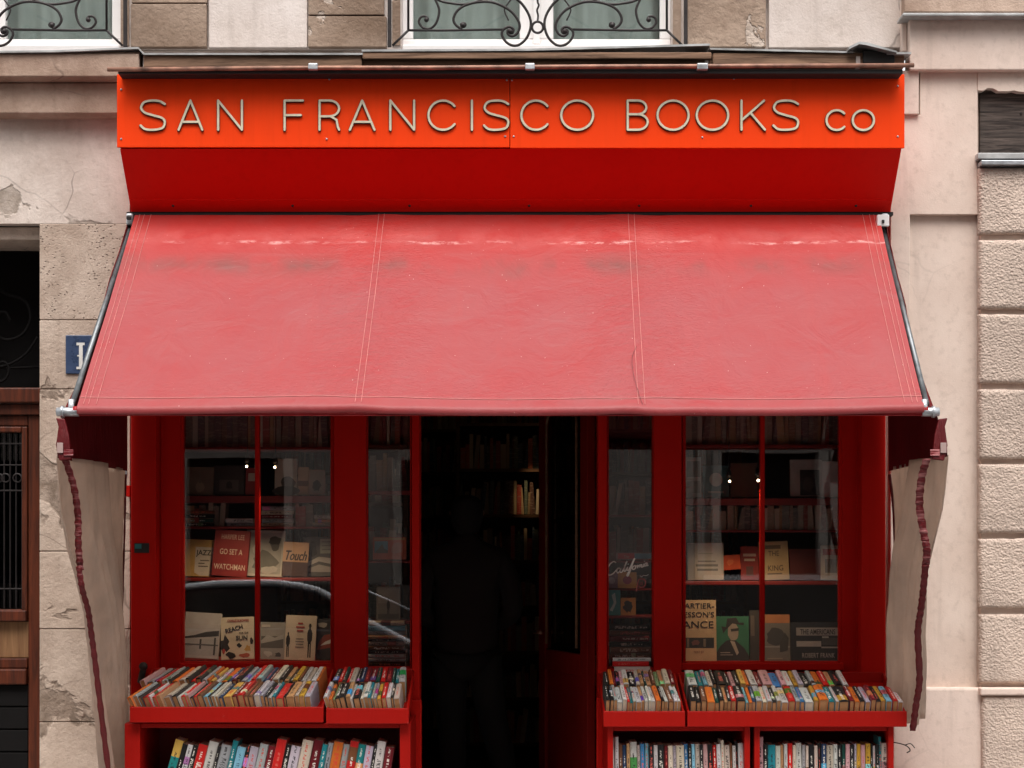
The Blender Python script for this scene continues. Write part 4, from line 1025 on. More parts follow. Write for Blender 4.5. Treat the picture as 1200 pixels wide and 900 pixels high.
# ================================================================== BOOKS
PAL = {'W':('white',(.62,.60,.57)),'C':('cream',(.64,.54,.44)),'K':('black',(.018,.017,.018)),'R':('red',(.62,.018,.016)),'O':('orange',(.72,.17,.025)),
 'Y':('yellow',(.74,.46,.10)),'G':('dark green',(.012,.07,.055)),'L':('light green',(.28,.42,.20)),'B':('blue',(.05,.20,.44)),'N':('navy blue',(.025,.05,.12)),
 'T':('teal',(.015,.22,.25)),'S':('sky blue',(.22,.50,.62)),'P':('pink',(.66,.36,.36)),'U':('maroon',(.17,.012,.018)),'Q':('tan',(.52,.28,.13)),
 'D':('brown',(.19,.08,.04)),'A':('grey',(.38,.39,.40)),'V':('lilac',(.52,.46,.54)),'M':('mustard',(.60,.33,.04))}
def book_cover_mat():
    a = N('book_cover'); oi = a.n("ShaderNodeObjectInfo"); base = oi.outputs['Color']; r = oi.outputs['Random']
    p = a.coord('Object'); sp = a.n("ShaderNodeSeparateXYZ", Vector=p); x, y, z = sp.outputs
    def rnd(k): return a.n("ShaderNodeTexWhiteNoise", _noise_dimensions='1D', W=a.math('MULTIPLY_ADD', r, 91.7, k)).outputs[0]
    r1, r2, r3, r4, r5, r6 = (rnd(k*3.7+1) for k in range(6))
    bw = a.n("ShaderNodeRGBToBW", Color=base).outputs[0]
    ink = a.mix(a.math('GREATER_THAN', bw, .16), (.75,.70,.62), (.025,.022,.025))
    ink = a.mix(a.math('MULTIPLY', a.math('GREATER_THAN', r6, .72), .9), ink, (.6,.05,.03))
    yj = a.math('SUBTRACT', y, 0.0)
    # colour panel over part of the spine
    hsv = a.n("ShaderNodeCombineColor", _mode='HSV'); a.set(hsv,'i0',r2); a.set(hsv,'i1',a.math('MULTIPLY_ADD',r5,.6,.35)); a.set(hsv,'i2',a.math('MULTIPLY_ADD',r3,.6,.06))
    b0 = a.math('MULTIPLY', r4, .6); b1 = a.math('ADD', b0, a.math('MULTIPLY_ADD', r5, .25, .10))
    inb = a.math('MULTIPLY', a.math('GREATER_THAN', y, b0), a.math('LESS_THAN', y, b1))
    inb = a.math('MULTIPLY', inb, a.math('GREATER_THAN', r1, .70))
    col = a.mix(inb, base, hsv.outputs[0])
    # lettering: rows of broken marks along the spine
    v = a.n("ShaderNodeCombineXYZ"); a.set(v,'i0',a.math('MULTIPLY_ADD', y, 34.0, a.math('MULTIPLY', r, 400.0))); a.set(v,'i1',a.math('MULTIPLY', x, 2.6)); a.set(v,'i2',a.math('MULTIPLY', r, 50.0))
    nz = a.noise(v.outputs[0], 1.0, 1)
    t0 = a.math('MULTIPLY_ADD', r2, .2, .08); t1 = a.math('ADD', t0, a.math('MULTIPLY_ADD', r3, .3, .25))
    w = a.math('MULTIPLY_ADD', r4, .18, .12)
    intx = a.math('MULTIPLY', a.math('LESS_THAN', a.math('ABSOLUTE', x), w), a.math('MULTIPLY', a.math('GREATER_THAN', y, t0), a.math('LESS_THAN', y, t1)))
    u0 = a.math('ADD', t1, .06); u1 = a.math('ADD', u0, .2)
    intx2 = a.math('MULTIPLY', a.math('LESS_THAN', a.math('ABSOLUTE', x), .12), a.math('MULTIPLY', a.math('GREATER_THAN', y, u0), a.math('LESS_THAN', y, u1)))
    txt = a.math('MULTIPLY', a.math('MAXIMUM', intx, intx2), a.ramp(nz, .47, .53))
    col = a.mix(a.math('MULTIPLY', txt, .85), col, ink)
    # creases and rubbed edges
    cr = a.ramp(a.noise(a.map(p, (40, 3, 3)), 1.0, 4, .7), .6, .8)
    col = a.mix(a.math('MULTIPLY', cr, .12), col, (.55,.48,.42))
    edge = a.ramp(a.math('ABSOLUTE', x), .40, .5)
    col = a.mix(a.math('MULTIPLY', edge, .07), col, (.6,.52,.45))
    return a.pbr(col, .5, 0, a.bump(cr, .15, .002), .18)
def pages_mat(name, c1, c2):
    a = N(name); p = a.coord('Object'); oi = a.n("ShaderNodeObjectInfo")
    l = a.noise(a.map(p, (60, 1, 1.2)), 1.0, 3, .7)
    c = a.mix(a.ramp(l, .3, .7), c1, c2)
    c = a.mix(a.math('MULTIPLY', oi.outputs['Random'], .55), c, tuple(x*.62 for x in c1))
    return a.pbr(c, .9, 0, a.bump(l, .35, .002), .1)
M['book'] = book_cover_mat()
M['pages'] = pages_mat('aged_page_edges', (.50,.265,.125), (.34,.165,.075))
M['pages_pale'] = pages_mat('pale_page_edges', (.66,.56,.44), (.52,.42,.31))

def unit_cover(bow):
    o = [(-.5,0),(-.5,.965),(-.40,.985+bow*.3),(-.2,1+bow*.8),(.2,1+bow*.8),(.40,.985+bow*.3),(.5,.965),(.5,0)]
    i = [(.44,0),(.44,.95),(-.44,.95),(-.44,0)]
    pr = o+i; n = len(pr); vs = [(x,0,z) for x,z in pr]+[(x,1,z) for x,z in pr]
    quads = [(0,1,10,11),(1,2,10),(2,3,10),(3,4,9,10),(4,5,9),(5,6,9),(6,7,8,9)]
    fs = [q for q in quads]+[tuple(k+n for k in q[::-1]) for q in quads]+[((k+1)%n,k,k+n,(k+1)%n+n) for k in range(n)]
    me = bpy.data.meshes.new('book_cover'); me.from_pydata(vs, [], fs); me.materials.append(M['book']); me.update(); return me
def unit_pages(mat):
    m = MB().box(-.435,.435,.010,.990,.006,.945); me = bpy.data.meshes.new('pages'); me.from_pydata(m.v, [], m.f); me.materials.append(mat); me.update(); return me
COV = [unit_cover(0), unit_cover(.012), unit_cover(-.006)]
PG = [unit_pages(M['pages']), unit_pages(M['pages_pale'])]
ORD = "first second third fourth fifth sixth seventh eighth ninth tenth eleventh twelfth thirteenth fourteenth fifteenth sixteenth seventeenth eighteenth nineteenth twentieth".split()
ORD += ["twenty-"+o for o in ORD[:9]]+["thirtieth"]+["thirty-"+o for o in ORD[:9]]+["fortieth"]
def parse(s):
    out = []
    for tok in s.split(): out.append((tok[0], float(tok[1:])))
    return out
bk = random.Random(11)
def one_book(name, key, mat4, size, label, group, pale=False, cat='book'):
    nm, c = PAL[key]; j = bk.uniform(.66, .95)
    o = bpy.data.objects.new(name, bk.choice(COV)); COL.objects.link(o)
    o.color = (min(1, c[0]*j), min(1, c[1]*j*bk.uniform(.94,1.06)), min(1, c[2]*j*bk.uniform(.94,1.06)), 1)
    o.matrix_world = mat4 @ Matrix.Diagonal((size[0], size[1], size[2], 1))
    tag(o, label, cat, group)
    p = bpy.data.objects.new('pages', PG[1 if pale else 0]); COL.objects.link(p); p.parent = o
    return o
def row_labels(seq, noun, where):
    cols = [PAL[k][0] for k, _ in seq]; n = len(cols); labs = []
    trip = [(c,)+tuple(sorted((cols[i-1], cols[i+1]))) if 0 < i < n-1 else None for i, c in enumerate(cols)]
    for i, t in enumerate(trip):
        if i == 0: labs.append(f"{cols[i]} {noun} at the left end of {where}")
        elif i == n-1: labs.append(f"{cols[i]} {noun} at the right end of {where}")
        elif trip.count(t) == 1 and t[1] != t[2]: labs.append(f"{t[0]} {noun} between {cols[i-1]} and {cols[i+1]} ones, {where}")
        else: labs.append(f"{t[0]} {noun}, {ORD[i]} from the left, {where}")
    return labs

# ------------------------------------------------------------------ book trays (tilted) on the bookcases
TAU = R(18)
def tray(label, px0, px1, z0, xs_extra=0):
    """tray with its lip at y=-.62; z0 = height of the floor at the lip"""
    yl = -.62; x0, x1 = X(px0,yl), X(px1,yl)
    t = thing('book_tray', label, 'tray', ((x0+x1)/2, -.6, z0), 'red book trays on the bookcases')
    u = Vector((0, math.cos(TAU), math.sin(TAU)))
    L = .50; ya, za = -.60, z0; yb, zb_ = ya+L*u.y, za+L*u.z
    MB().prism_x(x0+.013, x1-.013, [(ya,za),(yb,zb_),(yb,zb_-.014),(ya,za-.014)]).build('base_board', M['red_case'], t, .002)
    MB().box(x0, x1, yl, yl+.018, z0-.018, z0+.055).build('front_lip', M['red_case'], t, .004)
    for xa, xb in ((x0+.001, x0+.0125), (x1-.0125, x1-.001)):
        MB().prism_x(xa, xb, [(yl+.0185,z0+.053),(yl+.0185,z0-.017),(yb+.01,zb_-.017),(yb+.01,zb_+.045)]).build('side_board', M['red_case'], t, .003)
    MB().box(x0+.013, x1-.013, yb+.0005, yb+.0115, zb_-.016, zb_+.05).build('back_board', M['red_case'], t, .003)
    return t
def tray_row(seq, px0, px1, rowi, z0, where, lean, yaw, yref, up=0.0):
    seq = parse(seq) if isinstance(seq, str) else seq
    xa, xb = X(px0, yref), X(px1, yref); tot = sum(w for _, w in seq); labs = row_labels(seq, 'paperback', where)
    x = xa; n = len(seq)
    base = Matrix.Translation((0, -.585, z0)) @ Matrix.Rotation(TAU, 4, 'X')
    for i, (k, w) in enumerate(seq):
        t = i/max(1, n-1); ww = (xb-xa)*w/tot
        la = lean[0]+(lean[1]-lean[0])*t+bk.uniform(-1.2,1.2); ya = yaw[0]+(yaw[1]-yaw[0])*t+bk.uniform(-.7,.7)
        th = ww*math.cos(R(la))*.89
        h = bk.choice((.105,.106,.110,.100,.103)) + (bk.uniform(.0,.012) if rowi else bk.uniform(-.002,.003))
        ln = bk.uniform(.172,.180)
        uo = .004+rowi*.186+bk.uniform(0,.009)
        xc = x+ww/2
        m = base @ Matrix.Translation((xc + (math.sin(R(la))*h*.0), uo, up+.001+abs(math.sin(R(la)))*th/2)) @ Matrix.Rotation(R(-ya), 4, 'Z') @ Matrix.Rotation(R(-la), 4, 'Y')
        one_book('paperback', k, m, (th, ln, h), labs[i], 'paperbacks in the red trays', pale=(k in 'WV' and bk.random() < .35))
        x += ww
ZL, ZR = .838, .818
TA = 'leftmost tray'; TB = 'short tray left of doorway'; TC = 'short tray right of doorway'; TD = 'rightmost tray'
tray('long red tilted book tray on the left bookcase, leaning paperbacks in two rows', 152, 379, ZL)
tray('short red tilted book tray on the left bookcase next to the doorway', 382, 479, ZL-.006)
tray('short red tilted book tray on the bookcase right of the doorway', 707, 803, ZR)
tray('longest red tilted book tray, on the right bookcases under the right window', 805.5, 1063, ZR)
tray_row("O7 A8 K4 R9 W3 R5 Q7 C11 K8 W4 R6 P5 K4 R4 D8 S6 K3 W5 C4 N5 Y11 U6 R9 D5 D6 V8 A5 K4 W5 T4 R10 K3 Q10 C5 M7 V8", 157, 366, 0, ZL, 'front row, '+TA, (26,3), (22,6), -.60)
tray_row("P9 A11 K3 R6 W4 A5 K4 O8 C10 K5 R7 K8 A6 O4 Y5 W7 O9 N6 U6 K5 A7 S6 R6 A8 N7 U5 C9 K5 Q6 K5 M7 D3 W6 C6 W7 O4", 170, 376, 1, ZL, 'back row, '+TA, (22,3), (23,6), -.42)
tray_row("W6 O5 L3 K6 K7 Q6 W3 K9 C4 W6 T4 C3 A4 M5 R6 W6 K3 C8", 385, 471, 0, ZL-.006, 'front row, '+TB, (14,6), (4,1), -.60)
tray_row("K8 R6 G4 R4 C8 K4 N6 U7 U8 G5 R7 U7 G4 T5 W9", 391, 476, 1, ZL-.006, 'back row, '+TB, (6,0), (5,-1), -.42)
tray_row("K6 K5 A5 W7 W6 R4 T4 W4 W8 Q4 W5 W4 W6 O7 K4 W6 D7 W5 W4", 709, 797, 0, ZR, 'front row, '+TC, (-2,-1), (-2,-4), -.60)
tray_row("K5 O5 U3 K5 P4 W7 K8 C5 Q5 G3 Q6 D5 L5 Q6 C7 U6", 709, 791, 1, ZR, 'back row, '+TC, (-1,-1), (-1,-2), -.42, .004)
tray_row("K7 K5 D6 O9 G5 K5 Q4 K4 R6 K10 S3 O4 N4 A7 C5 W6 K5 W5 W8 R8 A5 B5 W10 M5 O11 T7 W4 K12 U5 O6 K6 V6 U6 K6 M5 S7 R6 W6", 809, 1058, 0, ZR, 'front row, '+TD, (0,-1), (1,-3), -.60)
tray_row("W10 T6 S5 C5 K4 K11 K4 P5 K5 Y6 O4 W8 U5 P11 B9 P6 W7 M5 V6 K8 A5 O7 R7 Q6 K8 W6", 806, 993, 1, ZR, 'back row, '+TD, (-1,-2), (-1,-3), -.42)

# ------------------------------------------------------------------ bookcases under the trays
def bookcase(label, px0, px1, z_top, shelves, wl=.026, wr_=.026):
    y0, y1 = -.575, -.105; x0, x1 = X(px0,y0), X(px1,y0)
    t = thing('bookcase', label, 'bookcase', ((x0+x1)/2, -.35, 0.003), 'red bookcases in front of the shop')
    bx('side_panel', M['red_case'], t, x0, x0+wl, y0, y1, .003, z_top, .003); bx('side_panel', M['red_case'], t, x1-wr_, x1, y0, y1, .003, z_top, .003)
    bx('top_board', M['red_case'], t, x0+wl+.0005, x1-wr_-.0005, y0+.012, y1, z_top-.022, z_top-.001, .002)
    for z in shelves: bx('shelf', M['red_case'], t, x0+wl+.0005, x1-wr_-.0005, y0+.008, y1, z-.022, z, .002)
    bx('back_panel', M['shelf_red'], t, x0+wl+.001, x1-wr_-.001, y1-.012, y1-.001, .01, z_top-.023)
    return t
ZSH = .512
bookcase('red bookcase left of the doorway with leaning hardbacks on its shelf', 146, 481, ZL-.026, (ZSH, .08), .072, .05)
bookcase('red bookcase with upright books next to the doorway on its right', 712, 879, ZR-.020, (ZSH, .08))
bookcase('rightmost red bookcase with upright books beside the pink pilaster', 884, 1047.5, ZR-.020, (ZSH, .08))
def shelf_row(seq, px0, px1, where, lean, noun, tops, yf=-.545, tilt=0):
    seq = parse(seq); xa, xb = X(px0, yf), X(px1, yf); tot = sum(w for _, w in seq); labs = row_labels(seq, noun, where); x = xa
    for i, (k, w) in enumerate(seq):
        ww = (xb-xa)*w/tot; t = i/(len(seq)-1); la = lean[0]+(lean[1]-lean[0])*t+bk.uniform(-.5,.5)
        th = ww*math.cos(R(la))*.95; ht = Z(tops(i, k), yf)-ZSH
        d = bk.uniform(.12,.15)
        # spine towards the street: unit z -> -Y, unit y -> up
        m = Matrix.Translation((x+ww/2, yf+d+bk.uniform(0,.012), ZSH+.001+abs(math.sin(R(la)))*th/2)) @ Matrix.Rotation(R(la), 4, 'Y') @ Matrix.Rotation(R(tilt), 4, 'X') @ Matrix(((1,0,0,0),(0,0,-1,0),(0,1,0,0),(0,0,0,1)))
        one_book('hardback' if noun == 'hardback' else 'book', k, m, (th, ht/math.cos(R(la)), d), labs[i], 'books standing in the red bookcases', True)
        x += ww
tl = {0:869, 5:871, 8:869, 14:868, 17:869, 18:869, 21:871, 23:870, 27:870}
shelf_row("Y8 K5 W5 K5 R9 W9 K3 A10 T5 S8 K4 V8 A8 U7 R9 K5 V9 C10 U9 T5 A5 O9 A6 R8 T7 V7 K3 W8 U8", 190, 455, 'lower shelf of the left bookcase', (15,9), 'hardback', lambda i, k: tl.get(i, 875-(2 if k in 'WA' else 0)+bk.uniform(-2,2)), -.55)
tr_ = {0:865, 1:864, 5:870, 20:873, 25:868, 29:869}
shelf_row("W5 W5 D5 N5 Q4 W9 C4 B5 S5 K6 W5 K8 U5 C6 V4 C10 B5 K4 S4 C6 K4 P6 K6 R5 W5 C4 C7 D3 W4 K3 W7", 716, 873, 'shelf beside the doorway', (-1,-2), 'book', lambda i, k: tr_.get(i, 873+bk.uniform(-1.5,1.5)))
tq = {0:864, 28:864}
shelf_row("P7 K5 T9 W6 Q4 W4 R6 C4 W7 A4 C3 K7 C4 K4 N6 C8 W5 K5 G4 P5 K5 V3 M5 P5 M6 K3 W3 K4 T3 C8", 888, 1042, 'shelf at the far right', (-.5,-.5), 'book', lambda i, k: tq.get(i, 873+bk.uniform(-2,1.5)))

# ------------------------------------------------------------------ books shown face out in the windows
INK = {}
def ink(c, rough=.6):
    k = tuple(round(x, 3) for x in c)
    if k not in INK: INK[k] = simple('printed_ink', c, rough, 0, .14, 14, .03)
    return INK[k]
def face_book(name, label, px0, px1, pyb, pyt, y, cover, art=(), lean=9, roll=0, thick=.022, texts=(), group=None, cat='book', shift=0):
    W = X(px1,y)-X(px0,y); H = Z(pyt,y)-Z(pyb,y)
    root = bpy.data.objects.new(name, None); COL.objects.link(root); tag(root, label, cat, group or 'books shown face out in the shop windows')
    root.location = ((X(px0,y)+X(px1,y))/2, y, Z(pyb,y)+.0015)
    root.rotation_euler = (R(-lean), R(roll), 0)
    H = H/math.cos(R(lean))
    def loc(mb, nm, mat, bev=0):
        me = bpy.data.meshes.new(nm); me.from_pydata(mb.v, [], mb.f); me.materials.append(mat); me.update()
        o = bpy.data.objects.new(nm, me); COL.objects.link(o); o.parent = root
        return o
    cv = MB().box(-W/2, W/2, -thick/2, -thick/2+.002, 0, H).box(-W/2, W/2, thick/2-.002, thick/2, 0, H).box(-W/2, -W/2+.002, -thick/2+.0021, thick/2-.0021, 0, H)
    loc(cv, 'cover', ink(cover, .45))
    loc(MB().box(-W/2+.003, W/2-.004, -thick/2+.0025, thick/2-.0025, .003, H-.003), 'pages', M['pages_pale'])
    k = 0
    for it in art:
        nm, pts, c = it; k += 1
        if len(pts) == 4 and not hasattr(pts[0], '__len__'):
            u0, v0, u1, v1 = pts; poly = [(u0,v0),(u1,v0),(u1,v1),(u0,v1)]
        else: poly = pts
        f = -thick/2-.00014*k
        loc(MB().prism_y(f-.0001, -thick/2-.00005, [(-W/2+u*W, v*H) for u, v in poly]), nm, ink(c, .5))
    for s, u, v, size, c, opt in texts:
        if not s: continue
        cu = bpy.data.curves.new('lettering', 'FONT'); cu.body = s; cu.size = size*H; cu.align_x = opt.get('al', 'CENTER'); cu.extrude = .00005
        cu.shear = opt.get('sh', 0); cu.offset = opt.get('off', 0)*.001; cu.materials.append(ink(c, .5)); cu.resolution_u = 3
        cu.space_character = opt.get('sp', 1)
        o = bpy.data.objects.new('lettering', cu); COL.objects.link(o); o.parent = root
        me = bpy.data.meshes.new_from_object(o); bpy.data.objects.remove(o); bpy.data.curves.remove(cu)
        o = bpy.data.objects.new('lettering', me); COL.objects.link(o); o.parent = root
        o.location = (-W/2+u*W, -thick/2-.00014*(k+3), v*H); o.rotation_euler = (PI/2, R(opt.get('rot', 0)), 0); o.scale = (opt.get('sx', 1), 1, 1)
    return root
def blob(cx, cy, rx, ry, n=14, j=.25, seed=0):
    q = random.Random(seed); return [(cx+rx*(1+q.uniform(-j,j))*math.cos(2*PI*k/n), cy+ry*(1+q.uniform(-j,j))*math.sin(2*PI*k/n)) for k in range(n)]
BLK, CRM, GRY, RED_, WHT, TAN = (.02,.018,.018), (.62,.54,.44), (.25,.25,.24), (.36,.03,.03), (.66,.63,.60), (.50,.36,.22)
YA, YBk = .12, .40
# --- left window, bottom row
face_book('display_book', 'pale book with a grey landscape photo, bottom left of the left window', 214, 256, 772, 719, YA, (.50,.47,.45),
  [('picture',(.03,.06,.97,.42),(.42,.41,.40)),('picture',[(.03,.42),(.97,.50),(.97,.62),(.6,.58),(.3,.5),(.03,.46)],(.05,.05,.05)),('picture',(.45,.2,.5,.42),(.06,.06,.06)),('picture',(.03,.28,.97,.31),(.12,.12,.12)),('picture',(.85,.08,.9,.46),(.06,.06,.06))],
  10, 3, .03, [('the paintings' if False else '', .5, .8, .1, GRY, {})])
face_book('display_book', 'cream book with bold black tilted title letters and abstract spots in the left window', 259.5, 298, 773, 724, YA+.01, (.66,.58,.46),
  [('picture', blob(.12,.35,.13,.2,12,.4,1), BLK),('picture', blob(.55,.33,.07,.05,9,.3,2), BLK),('picture', blob(.82,.25,.09,.08,9,.4,3), (.55,.33,.10)),('picture', blob(.3,.1,.16,.07,10,.4,4), BLK),('picture', blob(.72,.08,.14,.05,10,.4,5),(.4,.1,.06)),('picture', blob(.93,.42,.05,.08,8,.4,6), BLK),('picture', blob(.08,.2,.06,.06,8,.3,7),(.45,.06,.05))],
  9, -2, .02, [('CHARLES BUKOWSKI', .53,.885,.085,(.30,.04,.04),{'sx':.62,'off':0.70}),('REACH',.42,.67,.15,BLK,{'rot':-14,'off':0.88,'sx':.9}),('FOR THE',.70,.60,.055,BLK,{'off':0.35}),('SUN',.64,.45,.15,BLK,{'off':0.88,'sx':.95})])
face_book('display_book', 'small grey photo book right of the mullion at the bottom of the left window', 304, 333, 773, 730, YA, (.33,.32,.30),
  [('picture',(.05,.3,.95,.62),(.12,.115,.11)),('picture',[(.05,.5),(.3,.66),(.6,.58),(.95,.68),(.95,.55),(.05,.42)],(.40,.39,.37)),('picture',blob(.35,.15,.22,.08,12,.4,8),(.5,.48,.45)),('picture',blob(.75,.12,.13,.07,10,.4,9),(.07,.07,.07)),('picture',(.05,.86,.4,.93),(.55,.5,.45))], 9, 1, .02)
def figure(cx, s, hat): # standing dark figure seen as a printed silhouette
    p = [(-.05,.0),(-.012,.0),(-.005,.4),(.012,.4),(.02,.0),(.06,.0),(.05,.45),(.085,.52),(.09,.72),(.05,.82),(.03,.84),(.035,.93),(0,.97),(-.035,.93),(-.03,.84),(-.06,.81),(-.09,.7),(-.08,.5),(-.055,.46)]
    if hat: p[11:14] = [(.035,.92),(.07,.925),(.04,.945),(.03,1.0),(-.03,1.0),(-.04,.945),(-.07,.925),(-.035,.92)]
    return [(cx+x*s*1.25, .06+z*s) for x, z in p]
face_book('display_book', 'cream book showing two dark standing figures in the left window', 333, 369, 774, 722, YA, (.64,.55,.44),
  [('picture', figure(.80,.76,True), BLK),('picture', figure(.10,.58,False), BLK),('picture',(.36,.46,.60,.485),(.25,.22,.2)),('picture',(.34,.40,.62,.425),(.25,.22,.2)),('picture',(.36,.34,.60,.365),(.25,.22,.2)),('picture',(.34,.28,.62,.30),(.25,.22,.2)),('title',(.40,.80,.56,.84),(.36,.06,.05)),('title',(.34,.72,.62,.755),(.36,.06,.05)),('title',(.38,.64,.58,.675),(.36,.06,.05))], 8, 2, .02)
face_book('display_book', 'dark book with a rust red patch at the right edge of the left window', 370, 390, 774, 726, YA+.02, (.03,.025,.024),
  [('picture',[(.1,.25),(1,.3),(1,.62),(.55,.6),(.25,.45)],(.25,.05,.03)),('picture',[(.3,.35),(1,.4),(1,.5),(.6,.44)],(.6,.6,.6)),('picture',blob(.45,.85,.3,.06,10,.3,11),(.3,.28,.26))], 9, -3, .02)
# --- left window, middle row
face_book('display_book', 'ochre book with a grey panel headed in black jazz lettering', 214, 250, 676, 633, YBk, (.50,.32,.12),
  [('panel', [(.38,.1)]+[(.55+.0,.02),(.95,.02),(.98,.1),(.98,.72),(.95,.80),(.38,.8)], (.56,.50,.44)),('picture',(.55,.42,.85,.45),(.15,.12,.1)),('picture',(.5,.34,.7,.37),(.15,.12,.1)),('picture',(.5,.26,.82,.29),(.15,.12,.1))], 9, 2, .02, [('JAZZ',.66,.58,.20,BLK,{'off':0.52,'sx':.9})])
face_book('display_book', 'dark red book with a three line cream title in the left window', 248, 289, 676, 622, YBk-.03, (.22,.02,.022), [],
  9, 4, .03, [('HARPER LEE',.52,.80,.15,(.55,.38,.32),{'sx':.62,'off':0.21}),('GO SET A',.5,.47,.17,(.62,.48,.40),{'sx':.66,'off':0.28}),('WATCHMAN',.5,.14,.17,(.62,.48,.40),{'sx':.66,'off':0.28})])
face_book('display_book', 'grey portrait photo book cut by the mullion of the left window', 287, 332, 676, 622, YBk+.01, (.50,.49,.46),
  [('picture',(.08,.05,.92,.95),(.36,.355,.34)),('picture',blob(.75,.72,.13,.16,14,.15,13),(.12,.12,.12)),('picture',blob(.75,.78,.17,.09,12,.2,14),(.04,.04,.04)),('picture',blob(.5,.3,.3,.22,14,.3,15),(.16,.16,.155)),('picture',blob(.28,.6,.1,.12,12,.3,16),(.5,.48,.46)),('picture',blob(.62,.15,.2,.08,12,.4,17),(.46,.45,.43))], 8, 2, .025)
face_book('display_book', 'tan and dark brown book with a slanting black one word title', 330, 360, 676, 636, YBk-.02, (.06,.028,.024), [('panel',(0,.42,1,1),(.44,.26,.15))], 9, 3, .02,
  [('Touch',.48,.47,.40,BLK,{'sh':.35,'sx':.62,'off':1.05}),('Touch',.5,.475,.40,(.03,.02,.02),{'sh':.35,'sx':.62,'off':0.00})])
face_book('display_book', 'black and white striped animal photo book at the right of the left window', 358, 390, 676, 630, YBk+.02, (.10,.10,.095),
  [('picture',[(.05,.35),(.5,.5),(1,.45),(1,.3),(.5,.38),(.05,.25)],(.5,.48,.45)),('picture',[(.1,.2),(.5,.3),(1,.22),(1,.1),(.05,.12)],(.36,.34,.32)),('picture',(.55,.58,1,.95),(.42,.45,.36)),('picture',(.6,.66,1,.69),(.2,.2,.18)),('picture',(.6,.76,1,.79),(.2,.2,.18)),('picture',(.6,.86,1,.89),(.2,.2,.18)),('picture',blob(.25,.7,.18,.2,12,.3,18),(.03,.03,.03))], 9, -1, .02)
# --- left window, upper row (dim)
face_book('display_book', 'dim brown book with a pale vase shape, upper left of the left window', 218, 250, 580, 548, .42, (.2,.14,.1), [('picture',blob(.5,.25,.16,.2,10,.2,20),(.32,.22,.16)),('picture',(.46,.4,.54,.9),(.2,.15,.11))], 7, 1)
face_book('display_book', 'black framed photo book beside the left spotlight', 251, 286, 580, 546, .42, (.05,.044,.04), [('picture',(.18,.1,.82,.5),(.12,.10,.085)),('picture',blob(.5,.3,.12,.14,10,.3,21),(.035,.03,.03))], 7, 0)
face_book('display_book', 'pale portrait book with a dark round hat shape in the left window', 322, 348, 580, 538, .42, (.5,.44,.37), [('picture',blob(.6,.34,.3,.18,14,.2,22),(.08,.07,.06)),('picture',blob(.5,.1,.6,.14,14,.1,23),(.02,.02,.02))], 7, 0)
face_book('display_book', 'small cream framed print with a dark bird shape in the left window', 362, 381, 580, 551, .42, (.4,.27,.2), [('panel',(.08,.06,.92,.94),(.34,.28,.21)),('picture',blob(.5,.36,.26,.2,12,.3,24),(.03,.03,.03))], 6, 0)
# --- right window, bottom row
face_book('display_book', 'tall tan photography book with a three line black title in the right window', 770, 839.5, 775, 704, YA, (.68,.48,.29),
  [('picture',(.04,.21,.96,.38),(.04,.036,.034)),('picture',(.5,.22,.54,.37),(.2,.16,.12)),('picture',(.78,.23,.82,.36),(.25,.2,.15)),('picture',blob(.66,.3,.06,.05,8,.4,30),(.2,.09,.08))], 7, 0, .03,
  [('CARTIER-',.97,.86,.125,BLK,{'al':'RIGHT','sx':1.1,'off':0.21}),('BRESSON\'S',.97,.715,.125,BLK,{'al':'RIGHT','sx':1.1,'off':0.21}),('FRANCE',.96,.54,.16,BLK,{'al':'RIGHT','sx':1.2,'off':0.21}),('TEXT BY',.7,.125,.055,(.25,.05,.04),{'sx':.8}),('E MONTAGNE' if False else '',.6,.05,.06,RED_,{})])
face_book('display_book', 'green book with a dark portrait of a person in a hat in the right window', 839.5, 878, 776, 723, YA+.02, (.04,.16,.09),
  [('picture',[(.0,.0),(1,.0),(1,.12),(.85,.3),(.62,.45),(.5,.5),(.3,.46),(.12,.34),(0,.2)],(.035,.03,.028)),('picture',blob(.52,.66,.17,.20,16,.06,31),(.34,.27,.21)),('picture',[(.16,.78),(.3,.76),(.34,.95),(.62,.97),(.7,.86),(.86,.86),(.84,.80),(.5,.84),(.3,.70),(.22,.62)],(.035,.03,.028)),('picture',[(.44,.72),(.7,.74),(.68,.68),(.46,.66)],(.04,.035,.03)),('picture',[(.42,.46),(.56,.44),(.68,.2),(.62,.14),(.52,.3)],(.45,.38,.30)),('picture',(.12,.19,.42,.21),(.35,.3,.25)),('picture',(.12,.14,.5,.16),(.3,.26,.22))], 8, 0, .02)
face_book('display_book', 'plain dark book pressed against the mullion of the right window', 879, 890, 776, 716, YA+.03, (.05,.042,.036), [('picture',(.1,.5,.5,.9),(.13,.10,.08))], 7, 0, .02)
face_book('display_book', 'grey book with an orange top band and a dark round shape in the right window', 896, 926, 776, 721, YA+.02, (.17,.15,.13),
  [('panel',(0,.82,1,1),(.42,.16,.06)),('picture',blob(.45,.52,.36,.2,16,.12,32),(.055,.05,.048)),('picture',(0,.3,1,.33),(.3,.28,.26)),('picture',[(.6,.2),(.9,.24),(.95,.5),(.8,.62),(.6,.4)],(.05,.045,.04)),('picture',(.1,.05,.7,.08),(.3,.25,.2))], 8, 0, .02)
